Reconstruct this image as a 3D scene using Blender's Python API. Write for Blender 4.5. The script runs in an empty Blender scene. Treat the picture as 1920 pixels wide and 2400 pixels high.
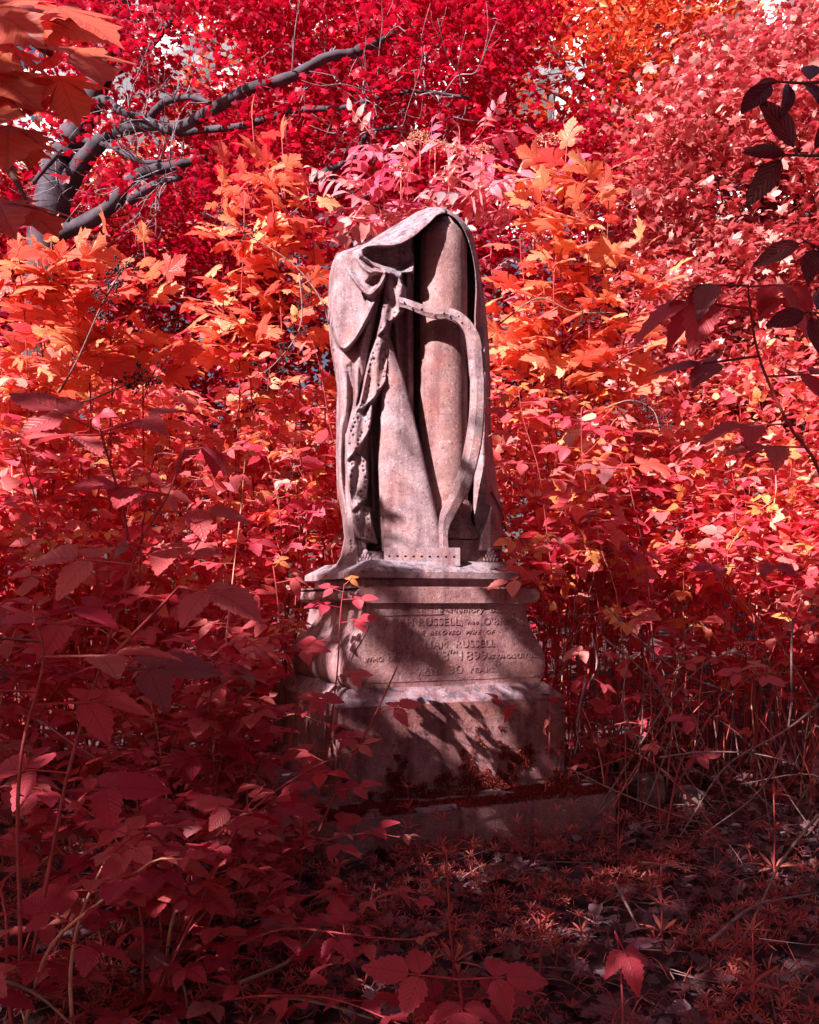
import bpy, bmesh, math, random
import numpy as np
from mathutils import Vector, Matrix, noise
PI = math.pi
random.seed(11); rng = np.random.default_rng(11)
sc = bpy.context.scene
COL = sc.collection

# ------------------------------------------------------------------ camera, sky, sun, exposure
F, CX, HY, EYE = 2000.0, 960.0, 1406.0, 0.95        # focal length and horizon in photo pixels, eye height
cam = bpy.data.cameras.new('camera'); camo = bpy.data.objects.new('camera', cam); COL.objects.link(camo)
cam.sensor_fit = 'VERTICAL'; cam.sensor_height = 24.0; cam.lens = 20.0
cam.shift_y = (HY - 1200.0) / 2400.0
cam.clip_start = 0.05; cam.clip_end = 500.0
camo.location = (0, 0, EYE); camo.rotation_euler = (PI / 2, 0, 0)
sc.camera = camo

SUN = Vector((-0.55, -0.55, 0.63)).normalized()      # direction towards the sun
world = bpy.data.worlds.new('World'); sc.world = world; world.use_nodes = True
wn = world.node_tree.nodes; wl = world.node_tree.links
bg = wn['Background']
sky = wn.new('ShaderNodeTexSky'); sky.sky_type = 'NISHITA'; sky.sun_disc = False
sky.sun_elevation = math.asin(SUN.z); sky.sun_rotation = math.atan2(SUN.x, SUN.y)
sky.dust_density = 4.0
tint = wn.new('ShaderNodeMix'); tint.data_type = 'RGBA'; tint.blend_type = 'MULTIPLY'
tint.inputs[0].default_value = 1.0; tint.inputs[7].default_value = (1.0, 0.80, 0.80, 1)   # false-colour infrared balance of the whole sky
wl.new(sky.outputs[0], tint.inputs[6]); wl.new(tint.outputs[2], bg.inputs[0])
bg.inputs[1].default_value = 0.04
sl = bpy.data.lights.new('sun', 'SUN'); sl.energy = 5.0; sl.angle = math.radians(0.5); sl.color = (1.0, 0.95, 0.93)
slo = bpy.data.objects.new('sun', sl); COL.objects.link(slo)
slo.rotation_euler = SUN.to_track_quat('Z', 'Y').to_euler(); slo.location = SUN * 30
vs = sc.view_settings
sc.display_settings.display_device = 'sRGB'
vs.view_transform = 'Standard'; vs.look = 'None'; vs.exposure = 1.5; vs.gamma = 1.0; vs.use_curve_mapping = False
cy = sc.cycles
cy.use_adaptive_sampling = True; cy.adaptive_threshold = 0.03
cy.max_bounces = 4; cy.diffuse_bounces = 3; cy.transmission_bounces = 3; cy.glossy_bounces = 2; cy.transparent_max_bounces = 4
cy.caustics_reflective = False; cy.caustics_refractive = False

def P(px, py, d):
    """the point at depth d that lies behind a pixel of the photograph"""
    return Vector(((px - CX) * d / F, d, EYE + (HY - py) * d / F))

# ------------------------------------------------------------------ materials
def newmat(name):
    m = bpy.data.materials.new(name); m.use_nodes = True
    nt = m.node_tree; nt.nodes.clear()
    return m, nt.nodes, nt.links
def nd(ns, kind, **kw):
    n = ns.new(kind)
    for k, v in kw.items(): setattr(n, k, v)
    return n
def ramp(ns, stops):
    r = ns.new('ShaderNodeValToRGB'); e = r.color_ramp.elements
    while len(e) < len(stops): e.new(0.5)
    for i, (p, c) in enumerate(stops): e[i].position = p; e[i].color = (*c, 1)
    return r
def mth(ns, ls, op, a, b=None, clamp=False):
    n = ns.new('ShaderNodeMath'); n.operation = op; n.use_clamp = clamp
    for i, v in enumerate((a, b)):
        if v is None: continue
        if isinstance(v, (int, float)): n.inputs[i].default_value = v
        else: ls.new(v, n.inputs[i])
    return n.outputs[0]
def mixc(ns, ls, mode, fac, a, b):
    n = ns.new('ShaderNodeMix'); n.data_type = 'RGBA'; n.blend_type = mode
    for i, v in ((0, fac), (6, a), (7, b)):
        if isinstance(v, (int, float)): n.inputs[i].default_value = v
        elif isinstance(v, tuple): n.inputs[i].default_value = (*v, 1)
        else: ls.new(v, n.inputs[i])
    return n.outputs[2]

def leaf_mat(name, stops, trans=0.45, transcol=(1.0, 0.5, 0.6), rough=0.42, spec=0.4, veins=True):
    m, ns, ls = newmat(name)
    oi = nd(ns, 'ShaderNodeObjectInfo'); at = nd(ns, 'ShaderNodeAttribute', attribute_name='rnd')
    r = mth(ns, ls, 'FRACT', mth(ns, ls, 'ADD', oi.outputs['Random'], at.outputs['Fac']))
    col = ramp(ns, stops); ls.new(r, col.inputs[0])
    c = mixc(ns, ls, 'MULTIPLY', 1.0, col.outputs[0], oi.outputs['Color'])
    bs = nd(ns, 'ShaderNodeBsdfPrincipled')
    if veins:
        uv = nd(ns, 'ShaderNodeUVMap'); sp = nd(ns, 'ShaderNodeSeparateXYZ'); ls.new(uv.outputs[0], sp.inputs[0])
        av = mth(ns, ls, 'ABSOLUTE', mth(ns, ls, 'SUBTRACT', sp.outputs[1], 0.5))
        fr = mth(ns, ls, 'FRACT', mth(ns, ls, 'SUBTRACT', mth(ns, ls, 'MULTIPLY', sp.outputs[0], 8.0), mth(ns, ls, 'MULTIPLY', av, 7.0)))
        tri = mth(ns, ls, 'ABSOLUTE', mth(ns, ls, 'SUBTRACT', fr, 0.5))         # 0.5 on a side vein
        vein = mth(ns, ls, 'MULTIPLY', mth(ns, ls, 'SUBTRACT', tri, 0.38, True), 8.0, True)
        mid = mth(ns, ls, 'SUBTRACT', 1.0, mth(ns, ls, 'MULTIPLY', av, 28.0), True)
        v = mth(ns, ls, 'MAXIMUM', vein, mid)
        c = mixc(ns, ls, 'MULTIPLY', mth(ns, ls, 'MULTIPLY', v, 0.55), c, (0.62, 0.5, 0.5))
        bp = nd(ns, 'ShaderNodeBump'); bp.inputs['Strength'].default_value = 0.5; bp.inputs['Distance'].default_value = 0.004
        ls.new(mth(ns, ls, 'SUBTRACT', tri, mth(ns, ls, 'MULTIPLY', v, 0.5)), bp.inputs['Height']); bp.invert = True
        ls.new(bp.outputs[0], bs.inputs['Normal'])
    ls.new(c, bs.inputs['Base Color'])
    bs.inputs['Roughness'].default_value = rough; bs.inputs['Specular IOR Level'].default_value = spec
    tr = nd(ns, 'ShaderNodeBsdfTranslucent')
    ls.new(mixc(ns, ls, 'MULTIPLY', 1.0, c, transcol), tr.inputs[0])
    mx = nd(ns, 'ShaderNodeMixShader'); mx.inputs[0].default_value = trans
    out = nd(ns, 'ShaderNodeOutputMaterial')
    ls.new(bs.outputs[0], mx.inputs[1]); ls.new(tr.outputs[0], mx.inputs[2]); ls.new(mx.outputs[0], out.inputs[0])
    return m

def bark_mat(name, a, b, scale=14.0, bump=0.6, rough=0.85):
    m, ns, ls = newmat(name)
    tc = nd(ns, 'ShaderNodeTexCoord'); nz = nd(ns, 'ShaderNodeTexNoise'); nz.inputs['Scale'].default_value = scale; nz.inputs['Detail'].default_value = 6
    ls.new(tc.outputs['Object'], nz.inputs[0])
    c = ramp(ns, [(0.3, a), (0.7, b)]); ls.new(nz.outputs[0], c.inputs[0])
    bs = nd(ns, 'ShaderNodeBsdfPrincipled'); bs.inputs['Roughness'].default_value = rough; bs.inputs['Specular IOR Level'].default_value = 0.25
    ls.new(c.outputs[0], bs.inputs['Base Color'])
    bp = nd(ns, 'ShaderNodeBump'); bp.inputs['Strength'].default_value = bump; bp.inputs['Distance'].default_value = 0.02
    ls.new(nz.outputs[0], bp.inputs['Height']); ls.new(bp.outputs[0], bs.inputs['Normal'])
    out = nd(ns, 'ShaderNodeOutputMaterial'); ls.new(bs.outputs[0], out.inputs[0])
    return m

def stone_mat(name, c0, c1, c2, lichen=0.5, red=0.4, grain=0.65):
    m, ns, ls = newmat(name)
    tc = nd(ns, 'ShaderNodeTexCoord'); co = tc.outputs['Object']
    def nz(s, d=5.0, rg=0.6):
        n = nd(ns, 'ShaderNodeTexNoise'); n.inputs['Scale'].default_value = s; n.inputs['Detail'].default_value = d; n.inputs['Roughness'].default_value = rg
        ls.new(co, n.inputs[0]); return n.outputs[0]
    def sharp(v, lo, k): return mth(ns, ls, 'MULTIPLY', mth(ns, ls, 'SUBTRACT', v, lo, True), k, True)
    big = nz(4.5); mid = nz(19.0, 6); fine = nz(190.0, 3, 0.75)
    c = ramp(ns, [(0.32, c0), (0.5, c1), (0.68, c2)]); ls.new(mth(ns, ls, 'ADD', mth(ns, ls, 'MULTIPLY', big, 0.55), mth(ns, ls, 'MULTIPLY', mid, 0.45)), c.inputs[0])
    col = c.outputs[0]
    col = mixc(ns, ls, 'MIX', mth(ns, ls, 'MULTIPLY', sharp(nz(7.0, 7), 0.5, 6.0), red), col, (0.42, 0.15, 0.11))        # rusty algae
    col = mixc(ns, ls, 'MIX', mth(ns, ls, 'MULTIPLY', sharp(nz(52.0, 3), 0.60, 12.0), 0.8 * lichen), col, (0.095, 0.06, 0.085))  # dark lichen spots
    col = mixc(ns, ls, 'MIX', mth(ns, ls, 'MULTIPLY', sharp(nz(75.0, 2), 0.63, 12.0), 0.5 * lichen), col, (0.62, 0.52, 0.52))  # pale lichen
    geo = nd(ns, 'ShaderNodeNewGeometry'); sp = nd(ns, 'ShaderNodeSeparateXYZ'); ls.new(geo.outputs['Normal'], sp.inputs[0])
    up = mth(ns, ls, 'MULTIPLY', sharp(sp.outputs[2], 0.15, 1.6), sharp(mid, 0.36, 4.0))
    col = mixc(ns, ls, 'MIX', mth(ns, ls, 'MULTIPLY', up, 0.85 * lichen), col, (0.26, 0.225, 0.28))                        # grey lichen crust on upward faces
    col = mixc(ns, ls, 'MIX', mth(ns, ls, 'MULTIPLY', mth(ns, ls, 'MULTIPLY', sharp(sp.outputs[2], 0.1, 3.0), sharp(nz(31.0, 2), 0.53, 14.0)), 0.8 * lichen), col, (0.075, 0.06, 0.085))
    col = mixc(ns, ls, 'MULTIPLY', grain, col, ramp_out(ns, ls, fine, [(0.3, (0.42, 0.36, 0.37)), (0.52, (1, 1, 1)), (0.72, (1.45, 1.4, 1.4))]))
    mp = nd(ns, 'ShaderNodeMapping'); mp.inputs['Scale'].default_value = (16, 16, 1.6); ls.new(co, mp.inputs[0])
    st = nd(ns, 'ShaderNodeTexNoise'); st.inputs['Scale'].default_value = 1.0; st.inputs['Detail'].default_value = 6; ls.new(mp.outputs[0], st.inputs[0])
    col = mixc(ns, ls, 'MULTIPLY', mth(ns, ls, 'MULTIPLY', sharp(st.outputs[0], 0.5, 6.0), 0.75), col, (0.46, 0.33, 0.36))       # rain streaks
    col = mixc(ns, ls, 'MULTIPLY', mth(ns, ls, 'MULTIPLY', sharp(nz(11.0, 8, .7), 0.55, 9.0), 0.6), col, (0.5, 0.38, 0.42))       # grimy patches
    bs = nd(ns, 'ShaderNodeBsdfPrincipled'); bs.inputs['Roughness'].default_value = 0.85; bs.inputs['Specular IOR Level'].default_value = 0.3
    ls.new(col, bs.inputs['Base Color'])
    h = mth(ns, ls, 'ADD', mth(ns, ls, 'MULTIPLY', fine, 0.3), mth(ns, ls, 'MULTIPLY', nz(60.0, 5), 0.5))
    bp = nd(ns, 'ShaderNodeBump'); bp.inputs['Strength'].default_value = 0.6; bp.inputs['Distance'].default_value = 0.010
    ls.new(h, bp.inputs['Height']); ls.new(bp.outputs[0], bs.inputs['Normal'])
    out = nd(ns, 'ShaderNodeOutputMaterial'); ls.new(bs.outputs[0], out.inputs[0])
    return m
def ramp_out(ns, ls, v, stops):
    r = ramp(ns, stops); ls.new(v, r.inputs[0]); return r.outputs[0]

M = {}
M['bramble'] = leaf_mat('bramble_leaf', [(0.0, (0.56, 0.038, 0.085)), (0.45, (0.71, 0.09, 0.12)), (0.78, (0.78, 0.165, 0.165)), (0.93, (0.80, 0.26, 0.23)), (0.96, (0.42, 0.13, 0.15)), (1.0, (0.30, 0.09, 0.10))])
M['young'] = leaf_mat('young_leaf', [(0.0, (0.84, 0.20, 0.10)), (0.6, (0.86, 0.28, 0.10)), (1.0, (0.86, 0.38, 0.12))])
M['sycamore'] = leaf_mat('sycamore_leaf', [(0.0, (0.74, 0.09, 0.08)), (0.5, (0.84, 0.18, 0.105)), (1.0, (0.86, 0.31, 0.15))])
M['mass'] = leaf_mat('undergrowth_leaf', [(0.0, (0.54, 0.025, 0.06)), (0.5, (0.72, 0.075, 0.09)), (1.0, (0.82, 0.19, 0.13))], veins=False)
M['crimson'] = leaf_mat('crimson_leaf', [(0.0, (0.28, 0.003, 0.024)), (0.6, (0.48, 0.009, 0.045)), (1.0, (0.62, 0.03, 0.065))], veins=False, trans=0.5, transcol=(1, 0.35, 0.5))
M['orange'] = leaf_mat('orange_leaf', [(0.0, (0.62, 0.08, 0.04)), (0.6, (0.74, 0.17, 0.06)), (1.0, (0.80, 0.30, 0.11))], veins=False)
M['salmon'] = leaf_mat('salmon_leaf', [(0.0, (0.42, 0.04, 0.06)), (0.55, (0.58, 0.13, 0.13)), (0.85, (0.68, 0.26, 0.23)), (1.0, (0.78, 0.55, 0.48))], veins=False, rough=0.35, spec=0.5)
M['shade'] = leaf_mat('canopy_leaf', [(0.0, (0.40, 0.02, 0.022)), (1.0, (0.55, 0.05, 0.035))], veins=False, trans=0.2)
M['laurel'] = leaf_mat('laurel_leaf', [(0.0, (0.13, 0.006, 0.014)), (1.0, (0.20, 0.010, 0.02))], trans=0.12, rough=0.2, spec=0.6)
M['cleaver'] = leaf_mat('cleaver_leaf', [(0.0, (0.46, 0.06, 0.065)), (0.6, (0.60, 0.12, 0.10)), (1.0, (0.70, 0.20, 0.15))], veins=False)
M['litter'] = leaf_mat('dead_leaf', [(0.0, (0.05, 0.018, 0.022)), (0.4, (0.10, 0.034, 0.04)), (0.85, (0.17, 0.06, 0.068)), (1.0, (0.28, 0.17, 0.21))], trans=0.08, rough=0.45, spec=0.45)
M['moss'] = leaf_mat('moss', [(0.0, (0.10, 0.010, 0.013)), (0.6, (0.25, 0.028, 0.026)), (1.0, (0.42, 0.08, 0.055))], veins=False, trans=0.25, rough=0.9, spec=0.1)
M['flower'] = leaf_mat('elder_flower', [(0.0, (0.80, 0.42, 0.28)), (1.0, (0.88, 0.62, 0.42))], veins=False, trans=0.3)
M['stem'] = bark_mat('bramble_stem', (0.30, 0.03, 0.04), (0.46, 0.08, 0.075), 30, 0.3, 0.6)
M['palestem'] = bark_mat('young_stem', (0.66, 0.22, 0.15), (0.80, 0.38, 0.28), 30, 0.3, 0.6)
M['dry'] = bark_mat('dry_cane', (0.16, 0.07, 0.07), (0.34, 0.19, 0.18), 40, 0.4)
M['darkseed'] = bark_mat('dry_fruit', (0.035, 0.02, 0.025), (0.10, 0.05, 0.055), 60, 0.5)
M['bark'] = bark_mat('tree_bark', (0.03, 0.02, 0.03), (0.09, 0.068, 0.088), 6, 0.9)
M['bark2'] = bark_mat('red_bark', (0.12, 0.05, 0.06), (0.26, 0.12, 0.11), 8, 0.9)
M['twig'] = bark_mat('grey_twig', (0.16, 0.12, 0.15), (0.36, 0.29, 0.33), 20, 0.4)
M['cloud'] = bark_mat('cloud_white', (0.80, 0.82, 0.86), (0.88, 0.88, 0.90), 0.02, 0.0, 1.0)
M['soil'] = bark_mat('leaf_soil', (0.035, 0.018, 0.022), (0.11, 0.05, 0.058), 9, 1.0)
M['stone'] = stone_mat('weathered_stone', (0.16, 0.08, 0.098), (0.31, 0.195, 0.212), (0.44, 0.325, 0.345), lichen=0.85)
M['stone_red'] = stone_mat('red_weathered_stone', (0.24, 0.085, 0.10), (0.40, 0.19, 0.195), (0.52, 0.32, 0.32), lichen=0.8, red=0.4)
M['stone_col'] = stone_mat('column_stone', (0.20, 0.085, 0.085), (0.32, 0.165, 0.16), (0.43, 0.30, 0.30), lichen=0.85, red=0.45)
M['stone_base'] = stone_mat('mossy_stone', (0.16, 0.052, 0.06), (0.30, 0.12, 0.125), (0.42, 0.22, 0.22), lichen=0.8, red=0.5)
M['rubble'] = stone_mat('pale_rubble', (0.08, 0.03, 0.032), (0.17, 0.085, 0.08), (0.32, 0.23, 0.21), lichen=0.8, red=0.5)

# ------------------------------------------------------------------ object helpers
def link(name, data, parent=None, mat=None):
    o = bpy.data.objects.new(name, data); COL.objects.link(o)
    if parent is not None: o.parent = parent
    if mat is not None and data is not None and not data.materials: data.materials.append(mat)
    return o
def tag(o, label=None, cat=None, group=None, kind=None):
    for k, v in (('label', label), ('category', cat), ('group', group), ('kind', kind)):
        if v: o[k] = v
    return o
def thing(name, label, cat, loc=(0, 0, 0), rz=0.0, group=None):
    o = bpy.data.objects.new(name, None); COL.objects.link(o); o.location = loc; o.rotation_euler = (0, 0, rz)
    o.empty_display_size = 0.05
    return tag(o, label, cat, group)
def mesh_np(name, V, T, rnd=None, uv=None, smooth=False):
    """a mesh from numpy vertices and triangles (or quads)"""
    V = np.asarray(V, dtype=np.float32); T = np.asarray(T, dtype=np.int32); k = T.shape[1]
    me = bpy.data.meshes.new(name)
    me.vertices.add(len(V)); me.vertices.foreach_set('co', V.ravel())
    me.loops.add(T.size); me.loops.foreach_set('vertex_index', T.ravel())
    me.polygons.add(len(T)); me.polygons.foreach_set('loop_start', np.arange(0, T.size, k, dtype=np.int32))
    if smooth: me.polygons.foreach_set('use_smooth', np.ones(len(T), dtype=bool))
    else: me.polygons.foreach_set('use_smooth', np.zeros(len(T), dtype=bool))
    if rnd is not None:
        a = me.attributes.new('rnd', 'FLOAT', 'POINT'); a.data.foreach_set('value', np.asarray(rnd, dtype=np.float32))
    if uv is not None:
        l = me.uv_layers.new(name='UVMap'); l.data.foreach_set('uv', np.asarray(uv, dtype=np.float32)[T.ravel()].ravel())
    me.update(calc_edges=True); me.validate()
    return me
def norm(a): return a / np.maximum(np.linalg.norm(a, axis=-1, keepdims=True), 1e-9)
def frames(d, n):
    """orthonormal frames: y along d, z near n"""
    d = norm(d); x = norm(np.cross(d, n)); z = np.cross(x, d)
    return np.stack([x, d, z], axis=-1)
def cloud(tv, tt, pos, d, n, size):
    """many copies of one small leaf template joined into arrays"""
    R = frames(d, n); N = len(pos); k = len(tv)
    V = np.einsum('nij,kj->nki', R, tv) * size[:, None, None] + pos[:, None, :]
    T = (tt[None] + (np.arange(N) * k)[:, None, None]).reshape(-1, tt.shape[1])
    return V.reshape(-1, 3), T, np.repeat(rng.random(N), k)
def catmull(pts, n):
    pts = np.asarray(pts, dtype=float)
    if len(pts) < 3:
        t = np.linspace(0, 1, n)[:, None]; return pts[0] * (1 - t) + pts[-1] * t
    p = np.vstack([2 * pts[0] - pts[1], pts, 2 * pts[-1] - pts[-2]])
    t = np.linspace(0, len(pts) - 1 - 1e-9, n); i = t.astype(int); f = (t - i)[:, None]
    a, b, c, e = p[i], p[i + 1], p[i + 2], p[i + 3]
    return 0.5 * (2 * b + (c - a) * f + (2 * a - 5 * b + 4 * c - e) * f ** 2 + (3 * b - a - 3 * c + e) * f ** 3)
def tube_arrays(pts, rad, sides=5):
    pts = np.asarray(pts, dtype=float); n = len(pts); rad = np.broadcast_to(np.asarray(rad, dtype=float), (n,))
    t = norm(np.gradient(pts, axis=0))
    ref = np.where(np.abs(t[:, 2:3]) > 0.9, np.array([[1.0, 0, 0]]), np.array([[0, 0, 1.0]]))
    x = norm(np.cross(t, ref)); y = np.cross(t, x)
    a = np.linspace(0, 2 * PI, sides, endpoint=False)
    V = pts[:, None] + (x[:, None] * np.cos(a)[None, :, None] + y[:, None] * np.sin(a)[None, :, None]) * rad[:, None, None]
    V = V.reshape(-1, 3); Q = []
    for i in range(n - 1):
        for j in range(sides):
            k = (j + 1) % sides
            Q.append((i * sides + j, i * sides + k, (i + 1) * sides + k, (i + 1) * sides + j))
    V = np.vstack([V, pts[0], pts[-1]]); b = n * sides
    for j in range(sides):
        k = (j + 1) % sides
        Q.append((b, k, j, j)); Q.append((b + 1, (n - 1) * sides + j, (n - 1) * sides + k, (n - 1) * sides + k))
    Q = np.array(Q); T = np.vstack([Q[:, [0, 1, 2]], Q[:, [0, 2, 3]]])
    T = T[(T[:, 0] != T[:, 1]) & (T[:, 1] != T[:, 2]) & (T[:, 0] != T[:, 2])]
    return V, T
def tube(name, pts, rad, mat, parent=None, sides=6):
    V, T = tube_arrays(pts, rad, sides)
    return link(name, mesh_np(name, V, T, smooth=True), parent, mat)
def join_arrays(parts):
    V = []; T = []; o = 0
    for v, t in parts: V.append(v); T.append(np.asarray(t) + o); o += len(v)
    return np.vstack(V), np.vstack(T)
def wobble(pts, amp, freq=1.5, seed=0.0):
    out = []
    for i, p in enumerate(pts):
        q = Vector(p) * freq + Vector((seed, seed * 1.7, -seed))
        out.append(np.array(p) + np.array(noise.noise_vector(q)) * amp)
    return np.array(out)

# ------------------------------------------------------------------ the ground
def gz(x, y):
    z = 0.035 * noise.noise(Vector((x * 0.9, y * 0.9, 3.1))) + 0.012 * noise.noise(Vector((x * 4, y * 4, 7.7)))
    rise = max(0.0, y - 5.2); return z + 0.10 * min(rise, 12.0) * (1 - math.exp(-rise))
def build_ground():
    xs = np.concatenate([-np.geomspace(3.2, 300, 14)[::-1], np.linspace(-3, 3, 91), np.geomspace(3.2, 300, 14)])
    ys = np.concatenate([-np.geomspace(1.2, 300, 12)[::-1], np.linspace(-1, 7, 121), np.geomspace(7.2, 300, 14)])
    V = np.array([(x, y, gz(x, y) - 0.03) for y in ys for x in xs]); nx = len(xs)
    Q = np.array([(j * nx + i, j * nx + i + 1, (j + 1) * nx + i + 1, (j + 1) * nx + i) for j in range(len(ys) - 1) for i in range(nx - 1)])
    return tag(link('ground', mesh_np('ground', V, Q, smooth=True), None, M['soil']), 'dark leaf-strewn woodland soil around the monument', None, None, 'structure')
ground = build_ground()

# ------------------------------------------------------------------ the monument
ANG = math.radians(22.5); CEN = (0.005, 4.09, 0.0)
mon = thing('monument', 'tall weathered stone grave monument with draped column and carved harp', 'monument', CEN, ANG)
W2L = (Matrix.Translation(CEN) @ Matrix.Rotation(ANG, 4, 'Z')).inverted()
def to_local(V):
    V = np.asarray(V, dtype=float); m = np.array(W2L)
    return V @ m[:3, :3].T + m[:3, 3]
def finish(o, ang=35):
    me = o.data
    me.polygons.foreach_set('use_smooth', np.ones(len(me.polygons), dtype=bool))
    me.set_sharp_from_angle(angle=math.radians(ang)); return o
def rough_mesh(V, amp, seed=0.0):
    V = np.array(V, dtype=float)
    for i in range(len(V)):
        p = Vector(V[i]); n = noise.noise_vector(p * 7 + Vector((seed, 0, 0))) * 0.7 + noise.noise_vector(p * 31) * 0.3
        V[i] += np.array(n) * amp
    return V
def square_loft(name, rings, mat, amp=0.003, cr=0.012, nside=26, seed=0.0, parent=None):
    """a block with a rounded square plan: rings of (half x, half y, z)"""
    plan = []
    for (sx, sy), a0 in (((1, -1), -PI / 2), ((1, 1), 0), ((-1, 1), PI / 2), ((-1, -1), PI)):
        for k in range(4): plan.append((sx, sy, a0 + k * PI / 6))
    V = []; zz = []
    for a, b in zip(rings[:-1], rings[1:]):
        n = max(1, int(abs(b[2] - a[2]) / 0.022)) if abs(b[2] - a[2]) > 0.03 else 1
        for k in range(n): zz.append([a[i] + (b[i] - a[i]) * k / n for i in range(3)])
    zz.append(list(rings[-1]))
    for hx, hy, z in zz:
        c = [(sx * (hx - cr) + cr * math.cos(a), sy * (hy - cr) + cr * math.sin(a)) for sx, sy, a in plan]
        ring = []
        for i in range(16):
            p, q = c[i], c[(i + 1) % 16]
            m = nside if i % 4 == 3 else 1
            for k in range(m): ring.append((p[0] + (q[0] - p[0]) * k / m, p[1] + (q[1] - p[1]) * k / m, z))
        V += ring
    n = len(V) // len(zz)
    F = [(j * n + i, j * n + (i + 1) % n, (j + 1) * n + (i + 1) % n, (j + 1) * n + i) for j in range(len(zz) - 1) for i in range(n)]
    F.append(tuple(range((len(zz) - 1) * n, len(zz) * n))); F.append(tuple(range(n - 1, -1, -1)))
    me = bpy.data.meshes.new(name); me.from_pydata([tuple(v) for v in rough_mesh(V, amp, seed)], [], F)
    return finish(link(name, me, parent if parent is not None else mon, mat))
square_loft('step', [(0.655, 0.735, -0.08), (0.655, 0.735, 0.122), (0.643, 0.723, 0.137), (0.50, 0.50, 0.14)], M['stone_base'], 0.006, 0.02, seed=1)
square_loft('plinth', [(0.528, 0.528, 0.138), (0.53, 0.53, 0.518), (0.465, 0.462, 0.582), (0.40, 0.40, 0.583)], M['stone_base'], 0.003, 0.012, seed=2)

# die: scroll-sided block, cut as one profile and run front to back
DIE = [(0.582, 0.438), (0.590, 0.447), (0.610, 0.460), (0.64, 0.468), (0.684, 0.470), (0.731, 0.456), (0.783, 0.421), (0.83, 0.394), (0.887, 0.375), (0.935, 0.370)]
def die_w(z): return float(np.interp(z, [p[0] for p in DIE], [p[1] for p in DIE]))
def side_run(name, prof, y0, y1, mat, amp=0.002, ny=30):
    """prof: half widths by height; run along y"""
    zs = np.concatenate([np.linspace(a[0], b[0], 4)[:-1] for a, b in zip(prof[:-1], prof[1:])] + [[prof[-1][0]]])
    pz = catmull([(p[1], p[0]) for p in prof], 40)
    out = [(x, z) for x, z in pz] + [(-x, z) for x, z in pz[::-1]]
    n = len(out); V = []; ys = [y0 + (y1 - y0) * k / ny for k in range(ny + 1)]
    for y in ys: V += [(x, y, z) for x, z in out]
    F = [(j * n + i, (j + 1) * n + i, (j + 1) * n + (i + 1) % n, j * n + (i + 1) % n) for j in range(ny) for i in range(n)]
    F.append(tuple(range(n))); F.append(tuple(ny * n + i for i in range(n - 1, -1, -1)))
    me = bpy.data.meshes.new(name); me.from_pydata([tuple(v) for v in rough_mesh(V, amp)], [], F)
    return finish(link(name, me, mon, mat))
die = side_run('die', DIE, -0.449, 0.45, M['stone_red'], 0.0012)
side_run('cornice', [(0.936, 0.392), (0.945, 0.418), (0.957, 0.43), (0.972, 0.434), (0.986, 0.428), (0.996, 0.414), (0.999, 0.40)], -0.464, 0.46, M['stone_red'], 0.002)
square_loft('fillet', [(0.437, 0.437, 0.999), (0.437, 0.437, 1.006), (0.37, 0.37, 1.008), (0.37, 0.37, 1.042)], M['stone_red'], 0.002, 0.01, seed=5)
square_loft('base_slab', [(0.40, 0.41, 1.040), (0.41, 0.42, 1.044), (0.41, 0.42, 1.070), (0.404, 0.414, 1.076), (0.33, 0.34, 1.122), (0.25, 0.25, 1.128)], M['stone'], 0.003, 0.012, seed=6)

# carved panels: a flat plate with the letters cut through it, lying on the block behind
def text_splines(body, size, x, z, shear=0.0, spacing=1.0, width=None):
    cu = bpy.data.curves.new('lettering', 'FONT'); cu.body = body; cu.size = size; cu.align_x = 'CENTER'; cu.shear = shear; cu.space_character = spacing
    cu.resolution_u = 2; cu.offset = -0.0016
    o = bpy.data.objects.new('lettering', cu); COL.objects.link(o)
    bpy.context.view_layer.update()
    w = max(1e-6, o.dimensions[0]); k = (width / w) if width else 1.0
    bpy.ops.object.select_all(action='DESELECT'); o.select_set(True); bpy.context.view_layer.objects.active = o
    bpy.ops.object.convert(target='CURVE')
    res = []
    for s in o.data.splines:
        if s.type == 'BEZIER':
            bp = s.bezier_points; n = len(bp); pts = []
            for i in range(n):
                a, b = bp[i], bp[(i + 1) % n]
                if a.handle_right_type == 'VECTOR' and b.handle_left_type == 'VECTOR': pts.append(a.co.copy()); continue
                for t in (0, .33, .66):
                    u = 1 - t; pts.append(a.co * u ** 3 + a.handle_right * 3 * u * u * t + b.handle_left * 3 * u * t * t + b.co * t ** 3)
        else: pts = [Vector(p.co[:3]) for p in s.points]
        res.append([(p.x * k + x, p.y + z) for p in pts])
    d = o.data; bpy.data.objects.remove(o); bpy.data.curves.remove(d)
    return res
def cut_plate(name, outline, cuts, depth, y, mat, parent, bev=0.0):
    """outline and cuts in (x, z); the front face looks along -y"""
    cu = bpy.data.curves.new(name, 'CURVE'); cu.dimensions = '2D'; cu.fill_mode = 'BOTH'; cu.extrude = depth / 2
    for pts in [outline] + cuts:
        s = cu.splines.new('POLY'); s.points.add(len(pts) - 1); s.use_cyclic_u = True
        for p, (a, b) in zip(s.points, pts): p.co = (a, b, 0, 1)
    o = bpy.data.objects.new(name, cu); COL.objects.link(o)
    bpy.context.view_layer.update()
    me = bpy.data.meshes.new_from_object(o.evaluated_get(bpy.context.evaluated_depsgraph_get()))
    bpy.data.objects.remove(o); bpy.data.curves.remove(cu)
    me.transform(Matrix.Translation((0, y - depth / 2, 0)) @ Matrix.Rotation(PI / 2, 4, 'X'))
    me.materials.clear(); me.name = name
    return link(name, me, parent, mat)
prof = catmull([(p[1] - 0.012, p[0]) for p in DIE], 26)
prof = [(x, z) for x, z in prof if 0.598 < z < 0.926]
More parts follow.
